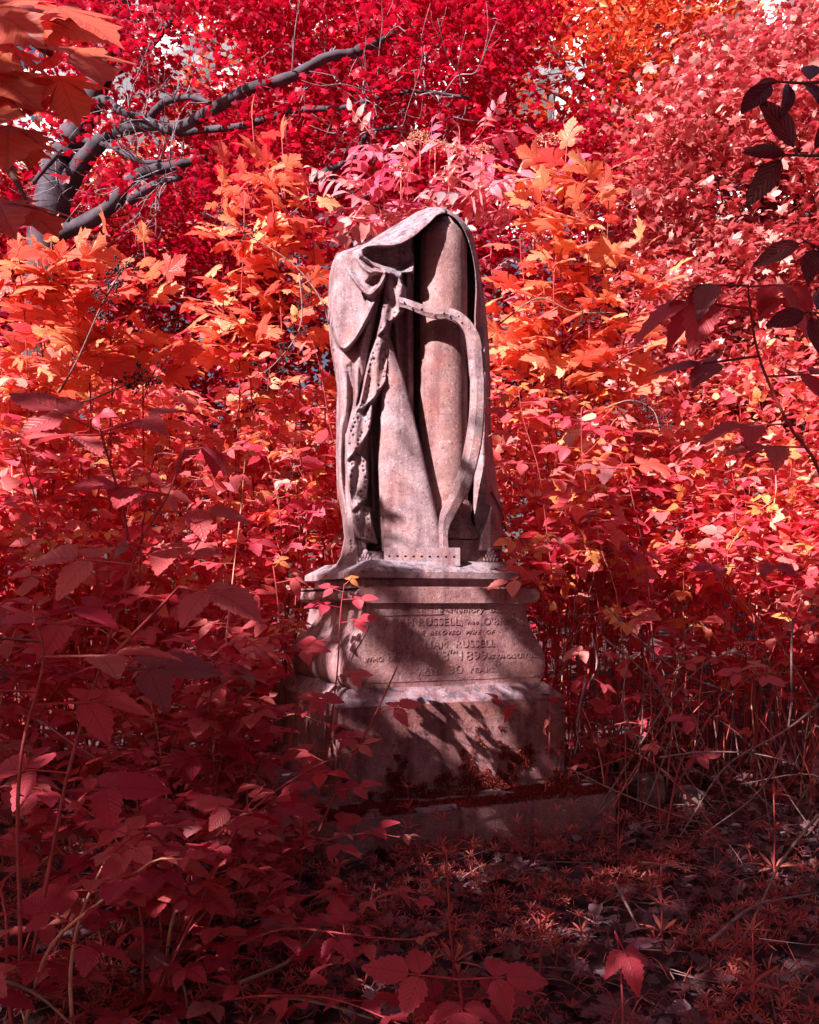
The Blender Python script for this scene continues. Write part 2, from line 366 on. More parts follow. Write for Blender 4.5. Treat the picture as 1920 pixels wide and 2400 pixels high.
outline = prof + [(-x, z) for x, z in prof[::-1]]
cuts = []
for body, sz, x, z, sh, sp, w in [
        ('In  Loving  Memory  of', 0.033, 0.00, 0.896, 0.0, 1.1, 0.45),
        ('SARAH RUSSELL,', 0.046, -0.14, 0.842, 0.0, 1.1, 0.385), ('nee', 0.028, 0.105, 0.846, 0.2, 1.0, 0.05), ("O'BRIEN.", 0.044, 0.255, 0.842, 0.0, 1.1, 0.19),
        ('THE  BELOVED  WIFE  OF', 0.026, 0.01, 0.802, 0.35, 1.1, 0.39),
        ('WILLIAM  RUSSELL.', 0.046, 0.005, 0.745, 0.0, 1.1, 0.44),
        ('WHO  DIED', 0.030, -0.305, 0.694, 0.0, 1.1, 0.17), ('APRIL', 0.038, -0.145, 0.692, 0.0, 1.0, 0.115), ('13', 0.062, -0.046, 0.690, 0.0, 1.0, 0.055),
        ('TH', 0.022, 0.010, 0.720, 0.0, 1.0, 0.035), ('1899', 0.058, 0.105, 0.690, 0.0, 1.0, 0.125), ('AT KANSAS CITY U.S.', 0.028, 0.305, 0.692, 0.0, 1.0, 0.24),
        ('AGED', 0.032, -0.10, 0.630, 0.0, 1.1, 0.10), ('30', 0.052, 0.02, 0.633, 0.0, 1.0, 0.066), ('YEARS.', 0.030, 0.155, 0.634, 0.0, 1.1, 0.135)]:
    cuts += text_splines(body, sz, x, z, sh, sp, w)
panel = cut_plate('inscription_panel', outline, cuts, 0.002, -0.4495, M['stone_red'], die)
tag(panel, 'carved lettered front panel of the scroll-sided block')
verse = []
for body, sz, x, z, w in [('NOT  LOST  BUT  GONE  TO  HIM', 0.024, 0.0, 0.465, 0.62), ('OH  YOU  WHO  COME  HERE  TO  MOURN', 0.024, 0.0, 0.428, 0.72),
                          ('FOR  LOVED  ONES  TO  REST  AROUND', 0.024, 0.0, 0.391, 0.70), ('WE  SHALL  MEET  THEM', 0.024, 0.02, 0.354, 0.40)]:
    verse += text_splines(body, sz, x, z, 0.25, 1.1, w)
plinth_o = bpy.data.objects['plinth']
cut_plate('verse_panel', [(-0.50, 0.165), (0.50, 0.165), (0.50, 0.502), (-0.50, 0.502)], verse, 0.0014, -0.5315, M['stone_base'], plinth_o)

# ------------------------------------------------------------------ drapery over the column, as a carved relief closed by a rounded back
YC = 4.09
xL = [(484, 1030), (487, 1002), (497, 975), (509, 958), (527, 926), (546, 895), (560, 872), (571, 858), (582, 823), (590, 798), (600, 787), (615, 779), (643, 772), (722, 768), (757, 769), (816, 775), (859, 783), (910, 790), (1000, 788), (1080, 788), (1146, 790), (1209, 801), (1260, 807), (1285, 802), (1305, 798), (1330, 784)]
xR = [(484, 1036), (488, 1046), (493, 1052), (500, 1064), (509, 1077), (521, 1090), (537, 1102), (571, 1114), (628, 1124), (722, 1139), (816, 1147), (910, 1150), (1000, 1151), (1083, 1158), (1162, 1171), (1205, 1180), (1250, 1180), (1296, 1177), (1330, 1180)]
def sm(lo, hi, v):
    t = np.clip((v - lo) / (hi - lo), 0, 1); return t * t * (3 - 2 * t)
def seg_dist(X, Y, pts, closed=False, val=None):
    best = np.full(X.shape, 1e9); par = np.zeros(X.shape); pts = list(pts) + ([pts[0]] if closed else []); n = len(pts) - 1
    for i in range(n):
        (x0, y0), (x1, y1) = pts[i], pts[i + 1]; dx, dy = x1 - x0, y1 - y0
        t = np.clip(((X - x0) * dx + (Y - y0) * dy) / max(dx * dx + dy * dy, 1e-9), 0, 1)
        d = np.hypot(X - x0 - t * dx, Y - y0 - t * dy); b = d < best
        best = np.where(b, d, best); par = np.where(b, (i + t) / n, par)
    return best, par
def inside(X, Y, pts):
    r = np.zeros(X.shape, dtype=bool); n = len(pts)
    for i in range(n):
        (x0, y0), (x1, y1) = pts[i], pts[(i + 1) % n]
        c = ((y0 > Y) != (y1 > Y)) & (X < (x1 - x0) * (Y - y0) / ((y1 - y0) if abs(y1 - y0) > 1e-9 else 1e-9) + x0)
        r ^= c
    return r
def sd(X, Y, pts):
    d, _ = seg_dist(X, Y, pts, True); return np.where(inside(X, Y, pts), -d, d)
def spl(pts, n=24): return [tuple(p) for p in catmull(pts, n)]
LIP = spl([(800, 592), (830, 583), (858, 577), (895, 579), (920, 577), (945, 570), (970, 556), (989, 540), (1008, 523), (1022, 510), (1034, 504), (1046, 502), (1058, 506), (1074, 520), (1089, 545), (1100, 573), (1108, 605), (1113, 642), (1114, 680), (1111, 740), (1112, 800), (1116, 900), (1116, 1000), (1110, 1099), (1107, 1193), (1115, 1285)], 70)
def drapery():
    rows = np.arange(485.0, 1331.0, 2.0); nu = 230
    uu = np.linspace(0, 1, nu); uu = 0.85 * uu + 0.15 * (0.5 - 0.5 * np.cos(PI * uu))
    l = np.interp(rows, *zip(*xL)); r = np.interp(rows, *zip(*xR))
    k = np.ones(5) / 5
    l[4:-4] = np.convolve(l, k, 'same')[4:-4]; r[4:-4] = np.convolve(r, k, 'same')[4:-4]
    X = l[:, None] + (r - l)[:, None] * uu[None]; Y = np.repeat(rows[:, None], nu, 1)
    S = (X - (l + r)[:, None] / 2) / ((r - l)[:, None] / 2)
    hwm = (r - l)[:, None] / 2 * 0.002
    edge = np.sqrt(np.clip(1 - S ** 2, 0, 1))
    dl = X - l[:, None]; dr = r[:, None] - X
    # body of the cloth: full and rounded on the left, thin on the right
    left = 0.27 * np.sqrt(np.clip(1 - np.clip((X - 905) / 140, -1, 1) ** 2, 0, 1)) ** 0.8
    h = np.minimum(left, 0.27)
    under = 0.14 + 0 * X
    # --- the pouch and swags of the shoulder
    def ridge(h, pts, w, a, sharp=1.0, below=0.0, taper=True):
        p = spl(pts, 26); d, t = seg_dist(X, Y, p)
        e = np.exp(-(d / w) ** (2 * sharp)); amp = a * (np.sin(PI * np.clip(t * 0.9 + 0.06, 0, 1)) ** 0.5 if taper else 1.0)
        return h + amp * e
    def drop(h, poly, amount, soft=3.0):
        s = sd(X, Y, spl(poly + [poly[0]], 60)); return h - amount * sm(-soft, soft, -s)
    def raise_to(h, poly, val, soft=2.5, tilt=None, pw=1.0):
        s = sd(X, Y, poly); m = sm(-soft, soft, -s); v = val if tilt is None else val + tilt
        return h * (1 - m) + np.maximum(h, v) * m
    # big shoulder panel whose lower edge overhangs
    P1 = spl([(904, 644), (890, 681), (878, 711), (862, 745), (838, 789), (820, 811), (807, 819), (797, 812), (788, 792), (781, 768), (770, 757)], 50)
    lower = P1 + [(740, 757), (740, 540), (904, 560)]
    sP = sd(X, Y, lower)
    belowP = sm(-2, 3, sP) * sm(640, 700, Y) * (X < 930)
    h = h - 0.065 * belowP * sm(765, 800, X + 0.02 * (Y - 640))
    dP, tP = seg_dist(X, Y, P1); h = h + 0.030 * np.exp(-(dP / 9) ** 2) * (sP < 4) * sm(0, 0.06, tP) * sm(0, 0.12, 1 - tP)
    h = ridge(h, [(822, 605), (838, 660), (842, 720), (828, 780)], 26, -0.012)
    h = ridge(h, [(795, 630), (793, 700), (797, 770)], 14, 0.012)
    h = ridge(h, [(862, 640), (858, 720), (836, 775)], 16, 0.010)
    # pouch
    pouch = spl([(809, 620), (822, 644), (840, 669), (855, 686), (867, 691), (879, 683), (891, 666), (904, 646)], 40)
    dq, tq = seg_dist(X, Y, pouch); up = inside(X, Y, pouch + [(904, 600), (809, 590)])
    h = h + 0.036 * np.exp(-(dq / 7) ** 2) * np.where(up, 1, np.exp(-(dq / 2.2) ** 2)) * sm(0, 0.2, tq)
    h = h - 0.045 * sm(0, 10, dq) * sm(30, 8, dq) * (~up) * inside(X, Y, [(848, 686), (868, 692), (892, 664), (884, 712), (868, 716), (856, 706)])
    h = drop(h, [(860, 662), (880, 640), (902, 642), (890, 664), (874, 672)], 0.055, 5)
    h = ridge(h, [(833, 599), (852, 625), (870, 638), (886, 642), (901, 638)], 5, 0.034)
    h = drop(h, [(845, 606), (872, 630), (900, 634), (915, 633), (893, 629), (872, 619)], 0.035, 4)
    h = ridge(h, [(840, 586), (849, 598), (873, 617), (894, 626), (914, 630), (938, 627)], 5, 0.04)
    # hollow below the hood
    U = spl([(868, 581), (895, 582), (922, 580), (950, 570), (975, 556), (988, 546), (982, 575), (972, 600), (958, 622), (940, 632), (912, 624), (892, 620), (874, 610), (862, 596)], 50)
    sU = sd(X, Y, U); h = h - 0.105 * sm(-14, 2, -sU)
    h = ridge(h, [(983, 560), (977, 590), (966, 615), (953, 631), (940, 644)], 5, 0.035)
    h = np.where(sm(-3, 3, X - 945) * (Y > 640) * (Y < 985) > 0, np.minimum(h, 0.15 + 0.02 * np.sin(X * 0.35)), h)
    # space below the gather, between the lace and the harp
    G = [(917, 756), (932, 744), (946, 718), (951, 690), (975, 650), (975, 985), (905, 1290), (862, 1290), (860, 1180), (864, 1020), (872, 970), (905, 900), (909, 800)]
    sG = sd(X, Y, G); mG = sm(-2.5, 2.5, -sG); h = h * (1 - mG) + (0.10 + 0.012 * np.cos((X - 930) * 0.22) + 0.02 * np.exp(-((X - 925 - (Y - 760) * 0.12) / 5) ** 2)) * mG
    # folds that fall from the gather
    h = ridge(h, [(904, 646), (897, 672), (885, 712), (868, 752), (850, 800), (842, 850), (838, 930), (826, 990)], 7, 0.030, taper=False)
    h = ridge(h, [(907, 646), (903, 680), (894, 722), (883, 763), (873, 807), (862, 860), (851, 905), (838, 960), (826, 1020), (817, 1090)], 4.0, -0.075, taper=False)
    h = ridge(h, [(913, 646), (910, 690), (903, 735), (892, 780), (882, 830), (872, 880), (862, 930)], 7, 0.038)
    h = ridge(h, [(800, 830), (806, 900), (806, 960), (797, 1030), (797, 1110), (806, 1190), (808, 1270)], 8, 0.035)
    h = ridge(h, [(815, 860), (822, 930), (813, 1010), (806, 1080), (812, 1150), (822, 1230), (818, 1290)], 5, -0.028)
    for xo, a, w in ((-12, .016, 5), (14, .022, 5), (34, -.03, 4), (46, .02, 5), (60, -.022, 4), (72, .02, 6)):
        h = ridge(h, [(806 + xo * .6, 850), (803 + xo * .8, 950), (800 + xo, 1060), (806 + xo, 1180), (802 + xo * 1.2, 1300)], w, a)
    h = ridge(h, [(812, 1020), (817, 1090), (814, 1150), (822, 1210), (830, 1270)], 5, 0.03)
    # lace cascade: five overlapping scalloped ends
    lace = [([(905, 643), (920, 641), (938, 655), (951, 674), (955, 700), (949, 722), (933, 746), (920, 753), (908, 760), (911, 790), (911, 850), (905, 897), (890, 926), (874, 944), (873, 968), (869, 1005), (853, 1038), (842, 1060), (862, 1082), (863, 1130), (860, 1166), (846, 1184), (868, 1190), (874, 1234), (888, 1276), (866, 1272), (842, 1262), (828, 1220), (818, 1160), (814, 1100), (811, 1040), (822, 985), (842, 945), (856, 880), (868, 830), (883, 790), (893, 735), (901, 676)], 0.266, 0.0006)]
    hole = []
    for poly, val, curl in lace:
        mx_ = sum(p[0] for p in poly) / len(poly); poly = [(a, b) for a, b in poly]
        xs = np.array([p[0] for p in poly]); ys = np.array([p[1] for p in poly])
        pp = poly; s = sd(X, Y, pp); m = sm(-1.6, 1.6, -s)
        body = val + 0.009 * np.sin((X + (Y - 640) * 0.13) * 0.20 + 1.0) + 0.006 * np.sin(X * .11 + Y * .045) - curl * (X - xs.mean() + (Y - 900) * .13) * 0.5
        body = body + 0.003 * np.exp(-(s / 4.0) ** 2)
        for tier in ([(950, 722), (925, 748), (890, 785)], [(905, 895), (880, 930), (852, 960)], [(866, 1015), (840, 1050), (815, 1080)], [(860, 1166), (842, 1184), (822, 1204)]):
            dt, _ = seg_dist(X, Y, spl(tier, 14)); sgn = np.where((Y - np.interp(X, [q[0] for q in tier[::-1]], [q[1] for q in tier[::-1]])) > 0, 1, -1)
            body = body - 0.022 * np.exp(-(dt / 14) ** 2) * (sgn > 0) + 0.012 * np.exp(-(dt / 10) ** 2) * (sgn < 0)
        h = h * (1 - m) + np.maximum(h * .3 + body * .7, body) * m
        tries = 0; got = []
        while tries < 3000 and len(got) < 90:
            tries += 1; q = (random.uniform(xs.min(), xs.max()), random.uniform(ys.min(), ys.max()))
            qa = np.array([q[0]]), np.array([q[1]])
            s1 = sd(qa[0], qa[1], pp)[0]
            if -14 < s1 < -4 and all(math.hypot(q[0] - g[0], q[1] - g[1]) > 8.5 for g in got) and q[1] > 690: got.append(q)
        hole += got
    hole += [(random.uniform(1125, 1165), random.uniform(1050, 1165)) for _ in range(26)]
    hole += [(random.uniform(815, 880), random.uniform(1262, 1308)) for _ in range(16)]
    for q in hole:
        d = np.hypot(X - q[0], (Y - q[1])); h = h - 0.022 * np.exp(-(d / random.uniform(1.7, 2.5)) ** 4)
    # the gather itself
    h = ridge(h, [(900, 640), (908, 636), (922, 642), (938, 655)], 6, 0.02)
    # --- open front: cloth hangs well behind the column
    xa = np.interp(Y[:, 0], [500, 556, 600, 985, 1000, 1100, 1245, 1330], [1020, 968, 972, 972, 975, 1000, 1036, 1036])[:, None]
    inner = np.interp(Y[:, 0], [p[1] for p in LIP if p[0] > 1046], [p[0] for p in LIP if p[0] > 1046])[:, None]
    liptop = np.interp(X, [p[0] for p in LIP[:40]], [p[1] for p in LIP[:40]])
    op = sm(-1.5, 1.5, X - xa) * sm(-1.5, 1.5, inner - X) * sm(-1.5, 1.5, Y - liptop) * (Y > 500)
    low = sm(985, 1000, Y)
    h = h * (1 - op) + (-0.10) * op
    # --- the right-hand fall of cloth
    wr = np.maximum(r[:, None] - inner, 6); q = np.clip((X - inner) / wr, 0, 1)
    mr = sm(-1.5, 1.5, X - inner) * (Y > 540)
    fall = 0.13 * np.sqrt(np.clip(1 - q ** 2, 0, 1)) + 0.02 * np.sin(q * 7 + Y * 0.01) * sm(600, 760, Y) + 0.06 * sm(1050, 1200, Y) * np.exp(-((q - 0.62) / 0.2) ** 2)
    fall = fall + 0.10 * sm(-1.5, 1.5, -sd(X, Y, [(1152, 1184), (1162, 1205), (1174, 1242), (1177, 1290), (1122, 1290), (1128, 1262), (1138, 1225)]))
    fall = fall - 0.05 * sm(-2, 2, -sd(X, Y, [(1150, 1150), (1178, 1200), (1181, 1238), (1168, 1230), (1156, 1180), (1140, 1176)]))
    h = h * (1 - mr) + fall * mr
    # --- hood above the lip
    dS = np.minimum(np.hypot(dl, 0) * 0.75, 1e9)
    sil = [(x, y) for y, x in xL[::-1] if y < 600] + [(x, y) for y, x in xR if y < 760]
    dsil, _ = seg_dist(X, Y, sil); dlip, tl = seg_dist(X, Y, LIP)
    above = np.where(X < 1046, Y < liptop, X > inner) & (Y < 800) & ((X > 846) | (Y < 590))
    top = np.interp(X, [820, 870, 960, 1020, 1046, 1080, 1110, 1150], [0.20, 0.275, 0.295, 0.25, 0.215, 0.185, 0.165, 0.14])
    qq = dsil / (dsil + dlip + 1e-6)
    hood = top * np.sin(np.clip(qq, 0, 1) * PI / 2) ** 0.75
    fade = np.where(X < 1046, sm(838, 872, X), sm(800, 640, Y))
    m = np.where(above, fade, 0.0); h = h * (1 - m) + hood * m
    # close to the outline the relief meets the rounded back
    em = np.minimum(dl, dr) / 14.0; h = np.where(h > -0.05, h * np.sqrt(np.clip(1 - (1 - np.clip(em, 0, 1)) ** 2, 0, 1)), h)
    tp = np.clip(dsil / 10.0, 0, 1); h = h * np.where(Y < 640, np.sqrt(1 - (1 - tp) ** 2), 1)
    # flare onto the slab
    h = h + 0.03 * sm(1270, 1325, Y) * (h > 0.02) * (X < 900)
    # light smoothing, then stone unevenness
    for _ in range(2):
        p = np.pad(h, 1, mode='edge'); h = 0.5 * h + 0.125 * (p[:-2, 1:-1] + p[2:, 1:-1] + p[1:-1, :-2] + p[1:-1, 2:])
    nz = np.array([[noise.noise(Vector((a * 0.03, b * 0.03, 1.0))) * 0.004 + noise.noise(Vector((a * 0.11, b * 0.11, 4.0))) * 0.0016 for a, b in zip(ra, rb)] for ra, rb in zip(X, Y)])
    h = h + nz * np.clip(em, 0, 1)
    D = YC - h
    Vf = np.stack([(X - CX) * D / F, D, EYE + (HY - Y) * D / F], -1)
    Db = YC + np.minimum(0.24, hwm * 0.8) * edge ** 1.1 + 0.012 * np.sin(X * 0.09) * edge
    Vb = np.stack([(X - CX) * YC / F, Db, EYE + (HY - Y) * YC / F], -1)
    nr = len(rows); V = np.vstack([Vf.reshape(-1, 3), Vb[:, 1:-1].reshape(-1, 3)])
    fi = np.arange(nr * nu).reshape(nr, nu); bi = np.empty((nr, nu), dtype=int)
    bi[:, 0] = fi[:, 0]; bi[:, -1] = fi[:, -1]; bi[:, 1:-1] = nr * nu + np.arange(nr * (nu - 2)).reshape(nr, nu - 2)
    Q1 = np.stack([fi[:-1, :-1], fi[1:, :-1], fi[1:, 1:], fi[:-1, 1:]], -1).reshape(-1, 4)
    Q2 = np.stack([bi[:-1, :-1], bi[:-1, 1:], bi[1:, 1:], bi[1:, :-1]], -1).reshape(-1, 4)
    Q3 = np.stack([fi[0, :-1], fi[0, 1:], bi[0, 1:], bi[0, :-1]], -1)[1:-1]
    o = link('drapery', mesh_np('drapery', to_local(V), np.vstack([Q1, Q2, Q3]), smooth=True), mon, M['stone'])
    return o
dr = drapery(); tag(dr, 'stone cloth hooded over the column with pierced lace border')

# column with moulded base, behind the harp
def lathe(name, prof, cx, cyy, mat, parent, n=56, amp=0.002):
    V = [(cx + r * math.cos(2 * PI * i / n), cyy + r * math.sin(2 * PI * i / n), z) for r, z in prof for i in range(n)]
    Fc = [(j * n + i, j * n + (i + 1) % n, (j + 1) * n + (i + 1) % n, (j + 1) * n + i) for j in range(len(prof) - 1) for i in range(n)]
    Fc.append(tuple(range((len(prof) - 1) * n, len(prof) * n)))
    me = bpy.data.meshes.new(name); me.from_pydata([tuple(v) for v in to_local(rough_mesh(V, amp))], [], Fc)
    return finish(link(name, me, parent, mat), 50)
CXW = (1040 - CX) * (YC - 0.082) / F
def zp(py, d=YC): return EYE + (HY - py) * d / F
YCC = YC - 0.082
shaft = [(0.115 - 0.006 * k / 40, zp(1190, YCC) + (zp(572, YCC) - zp(1190, YCC)) * k / 40) for k in range(41)] + [(0.105, zp(558, YCC)), (0.095, zp(543, YCC)), (0.075, zp(527, YCC)), (0.045, zp(516, YCC)), (0.01, zp(513, YCC))]
column = lathe('column', shaft, CXW, YCC, M['stone_col'], mon)
lathe('base_moulding', [(0.112, zp(1180)), (0.125, zp(1192)), (0.128, zp(1200)), (0.122, zp(1207)), (0.120, zp(1218)), (0.128, zp(1232)), (0.146, zp(1243)), (0.152, zp(1247)), (0.160, zp(1250)), (0.166, zp(1256)), (0.166, zp(1262)), (0.158, zp(1268)), (0.15, zp(1270))][::-1], CXW + 0.01, YCC, M['stone_col'], column)
cl = to_local([(CXW + 0.01, YCC, 0)])[0]
o = square_loft('column_foot', [(0.15, 0.15, 1.10), (0.15, 0.15, zp(1272)), (0.14, 0.14, zp(1270))], M['stone_col'], 0.003, 0.008, seed=9, parent=column)
o.location = (cl[0] + 0.035, cl[1] + 0.02, 0)

# harp: sound box, string arm with pins, curved fore-pillar, drilled foot
harp = bpy.data.objects.new('harp', None); COL.objects.link(harp); harp.parent = mon; harp['label'] = 'carved stone harp leaning against the column'
def prism(name, front, back, mat, parent, n=None, amp=0.0015):
    """front and back outlines as world points, joined by walls; the face is divided so that it can weather"""
    n = len(front); V = [tuple(p) for p in front] + [tuple(p) for p in back]
    Fc = [tuple(range(n)), tuple(range(2 * n - 1, n - 1, -1))] + [(i, n + i, n + (i + 1) % n, (i + 1) % n) for i in range(n)]
    me = bpy.data.meshes.new(name); me.from_pydata([tuple(v) for v in to_local(V)], [], Fc)
    bm = bmesh.new(); bm.from_mesh(me)
    bmesh.ops.bevel(bm, geom=[e for e in bm.edges], offset=0.004, segments=2, affect='EDGES', clamp_overlap=True)
    bmesh.ops.recalc_face_normals(bm, faces=bm.faces)
    bm.to_mesh(me); bm.free()
    return finish(link(name, me, parent, mat), 40)
def box_strip(name, A, B, ha, hb, thick, mat, parent, ridge=0.0, n=60):
    """a stone bar between two drawn edges (inner A, outer B) with a raised line along it"""
    A = catmull(A, n); B = catmull(B, n); H = np.linspace(ha, hb, n)
    rows = []
    for a, b, hh in zip(A, B, H):
        def q(t, up): return P(a[0] + (b[0] - a[0]) * t, a[1] + (b[1] - a[1]) * t, YC - hh - up)
        rows.append([q(0, -0.014), q(0.06, -0.004), q(0.40, ridge * 0.2), q(0.44, ridge), q(0.5, ridge * 0.9), q(0.92, ridge * 0.6), q(0.98, 0.0), q(1, -0.012), q(1, -thick + 0.01), q(0.92, -thick), q(0.08, -thick), q(0, -thick + 0.01)])
    m = len(rows[0]); V = [tuple(p) for rr in rows for p in rr]
    Fc = [(j * m + i, (j + 1) * m + i, (j + 1) * m + (i + 1) % m, j * m + (i + 1) % m) for j in range(n - 1) for i in range(m)]
    Fc += [tuple(range(m)), tuple((n - 1) * m + i for i in range(m - 1, -1, -1))]
    me = bpy.data.meshes.new(name); me.from_pydata([tuple(v) for v in to_local(rough_mesh(V, 0.002))], [], Fc)
    bm = bmesh.new(); bm.from_mesh(me); bmesh.ops.recalc_face_normals(bm, faces=bm.faces); bm.to_mesh(me); bm.free()
    return finish(link(name, me, parent, mat), 40)
z1 = lambda L: [(720 + a * 0.313, 440 + b * 0.313) for a, b in L]
z2 = lambda L: [(720 + a * 0.313, 880 + b * 0.313) for a, b in L]
nk_o = z1([(690, 815), (740, 830), (800, 850), (900, 885), (1000, 898), (1080, 905), (1140, 925), (1200, 970), (1250, 1030), (1290, 1105), (1312, 1200)])
nk_i = z1([(690, 895), (735, 905), (800, 930), (900, 970), (980, 985), (1050, 985), (1100, 998), (1140, 1030), (1172, 1085), (1188, 1140), (1196, 1210)])
neck = box_strip('string_arm', nk_i, nk_o, 0.278, 0.285, 0.055, M['stone'], harp, 0.002)
pl_o = z1([(1312, 1200), (1322, 1300), (1328, 1400)]) + z2([(1332, 60), (1328, 300), (1310, 500), (1270, 680), (1220, 850), (1150, 980), (1085, 1105), (1060, 1190), (1065, 1300)])
pl_i = z1([(1196, 1210), (1205, 1300), (1212, 1400)]) + z2([(1220, 60), (1212, 280), (1188, 470), (1150, 650), (1100, 800), (1050, 920), (1002, 1010), (985, 1110), (985, 1300)])
box_strip('fore_pillar', pl_i, pl_o, 0.285, 0.29, 0.06, M['stone'], harp, 0.012, 90)
for i, t in enumerate(np.linspace(0.1, 0.8, 9)):
    k = int(t * 10); a = catmull(nk_i, 40)[int(t * 39)]; b = catmull(nk_o, 40)[int(t * 39)]
    c = a + (b - a) * (0.34 if i % 2 else 0.60); q = P(c[0], c[1], YC - 0.284)
    bm = bmesh.new(); bmesh.ops.create_uvsphere(bm, u_segments=8, v_segments=5, radius=0.0046)
    me = bpy.data.meshes.new('tuning_pin'); bm.to_mesh(me); bm.free(); me.polygons.foreach_set('use_smooth', [True] * len(me.polygons))
    pn = link('tuning_pin', me, harp, M['stone']); pn.location = to_local([tuple(q)])[0]
# sound box: a tall board, slightly arched across, narrower at the top
def sound_box():
    ys = np.linspace(790, 1292, 70); V = []; m = 22
    le = np.interp(ys, [790, 870, 943, 1021, 1099, 1292], [888, 893, 893, 890, 887, 896])
    ri = np.interp(ys, [790, 831, 878, 972, 1100, 1240, 1292], [914, 927, 945, 970, 1000, 1032, 1042])
    for j, y in enumerate(ys):
        hb = 0.215 + 0.06 * (y - 790) / 500
        for i in range(m):
            t = i / (m - 1); x = le[j] + (ri[j] - le[j]) * t
            hh = hb + 0.022 * math.sin(PI * min(1, max(0, t))) ** 0.7 - 0.02 * (t < 0.001) - 0.008 * (t > 0.999)
            V.append(P(x, y, YC - hh))
        for i in range(m - 1, -1, -1):
            t = i / (m - 1); V.append(P(le[j] + (ri[j] - le[j]) * t, y, YC - hb + 0.085))
    n = 2 * m; L = len(ys)
    Fc = [(j * n + i, (j + 1) * n + i, (j + 1) * n + (i + 1) % n, j * n + (i + 1) % n) for j in range(L - 1) for i in range(n)]
    Fc += [tuple(range(n)), tuple((L - 1) * n + i for i in range(n - 1, -1, -1))]
    me = bpy.data.meshes.new('sound_box'); me.from_pydata([tuple(v) for v in to_local(rough_mesh([tuple(v) for v in V], 0.002))], [], Fc)
    bm = bmesh.new(); bm.from_mesh(me); bmesh.ops.recalc_face_normals(bm, faces=bm.faces); bm.to_mesh(me); bm.free()
    return finish(link('sound_box', me, harp, M['stone']), 45)
sound_box()
# drilled foot of the harp
FH = 0.32
a0, a1 = P(900, 1284, YC - FH), P(1078, 1288, YC - FH); b0 = P(900, 1328, YC - FH)
lo = to_local([tuple(a0), tuple(a1), tuple(b0)])
xm = (a0.x + a1.x) / 2; wd = (a1.x - a0.x) / 2; zt = a0.z; zb = 1.10
hz = P(980, 1304, YC - FH).z
circ = []
for i in range(9):
    hx = -wd + 0.024 + i * (2 * wd - 0.05) / 8
    circ.append([(hx + 0.0062 * math.cos(k * PI / 4), hz + 0.005 * math.sin(k * PI / 4) - 0.003 * i / 8) for k in range(8)])
hf = bpy.data.objects.new('foot', None); COL.objects.link(hf); hf.parent = harp
hf.location = to_local([(xm, YC - FH, 0)])[0]; hf.rotation_euler = (0, 0, -ANG + math.radians(2))
cut_plate('foot_front', [(-wd, zb), (wd, zb), (wd, zt), (-wd, zt)], circ, 0.016, 0.0, M['stone'], hf)
fb = square_loft('foot_block', [(wd - 0.001, 0.10, zb), (wd - 0.001, 0.10, zt - 0.004), (wd - 0.005, 0.096, zt - 0.0005)], M['stone'], 0.001, 0.004, seed=12, parent=hf)
fb.location = (0, 0.1005, 0)
# tassels at the corners of the cloth
def tassel(px, py, h, s):
    parts = []; c = P(px, py, YC - h)
    def blob(p, r, sx=1, sy=1, sz=1, rot=0.0):
        bm = bmesh.new(); bmesh.ops.create_icosphere(bm, subdivisions=2, radius=r)
        bmesh.ops.scale(bm, vec=(sx, sy, sz), verts=bm.verts); bmesh.ops.rotate(bm, cent=(0, 0, 0), matrix=Matrix.Rotation(rot, 3, 'Y'), verts=bm.verts)
        bm.verts.ensure_lookup_table(); V = np.array([v.co[:] for v in bm.verts]) + np.array(p); T = np.array([[v.index for v in f.verts] for f in bm.faces]); bm.free(); parts.append((V, T))
    blob(c + Vector((0, 0.01, 0.028 * s)), 0.013 * s, 1, 1, 1.2)
    for rI, (zz, nn, sp) in enumerate(((0.012, 3, 0.011), (-0.004, 4, 0.013), (-0.019, 5, 0.0145))):
        for k in range(nn):
            xx = (k - (nn - 1) / 2) * sp
            blob(c + Vector((xx * s, -0.006 - 0.004 * rI + random.uniform(-.002, .002), zz * s)), 0.0085 * s, 0.8, 0.9, 1.35, xx * 18)
    V, T = join_arrays(parts)
    return link('tassel', mesh_np('tassel', to_local(V), T, smooth=True), mon, M['stone'])
tassel(857, 1311, 0.335, 1.05); tassel(1150, 1303, 0.30, 0.95)

# ------------------------------------------------------------------ leaf shapes (base at the origin, pointing along +y, upper face +z)
def blade(L, W, rows, serr=0.07, droop=0.25, fold=0.18, tip=1.0, pw=0.75, seed=0):
    """one toothed leaf blade: vertices, triangles, uv (u along the midrib, v across)"""
    rr = random.Random(seed); V = []; UV = []; T = []
    for i in range(rows + 1):
        t = i / rows
        w = W * (math.sin(PI * t ** pw) ** 0.85 if 0 < t < 1 else 0.0) * (1 - 0.25 * t)
        if 0 < i < rows: w *= 1 + (serr if i % 2 else -serr) + rr.uniform(-0.03, 0.03)
        y = L * t; z = -droop * L * t * t
        tooth = L * 0.02 * (1 if i % 2 else 0)
        for s in (-1, 0, 1):
            V.append((s * w, y + tooth * abs(s), z + fold * abs(s) * w - 0.25 * droop * abs(s) * w * t + 0.03 * L * math.sin(5 * t + s + seed) * abs(s) * 0.4)); UV.append((t, 0.5 + 0.5 * s * (w / max(W, 1e-6))))
    for i in range(rows):
        a = i * 3; b = a + 3
        T += [(a, a + 1, b + 1), (a, b + 1, b), (a + 1, a + 2, b + 2), (a + 1, b + 2, b + 1)]
    V = np.array(V); T = np.array(T); UV = np.array(UV)
    ar = np.linalg.norm(np.cross(V[T[:, 1]] - V[T[:, 0]], V[T[:, 2]] - V[T[:, 0]]), axis=1)
    return V, T[ar > 1e-9], UV
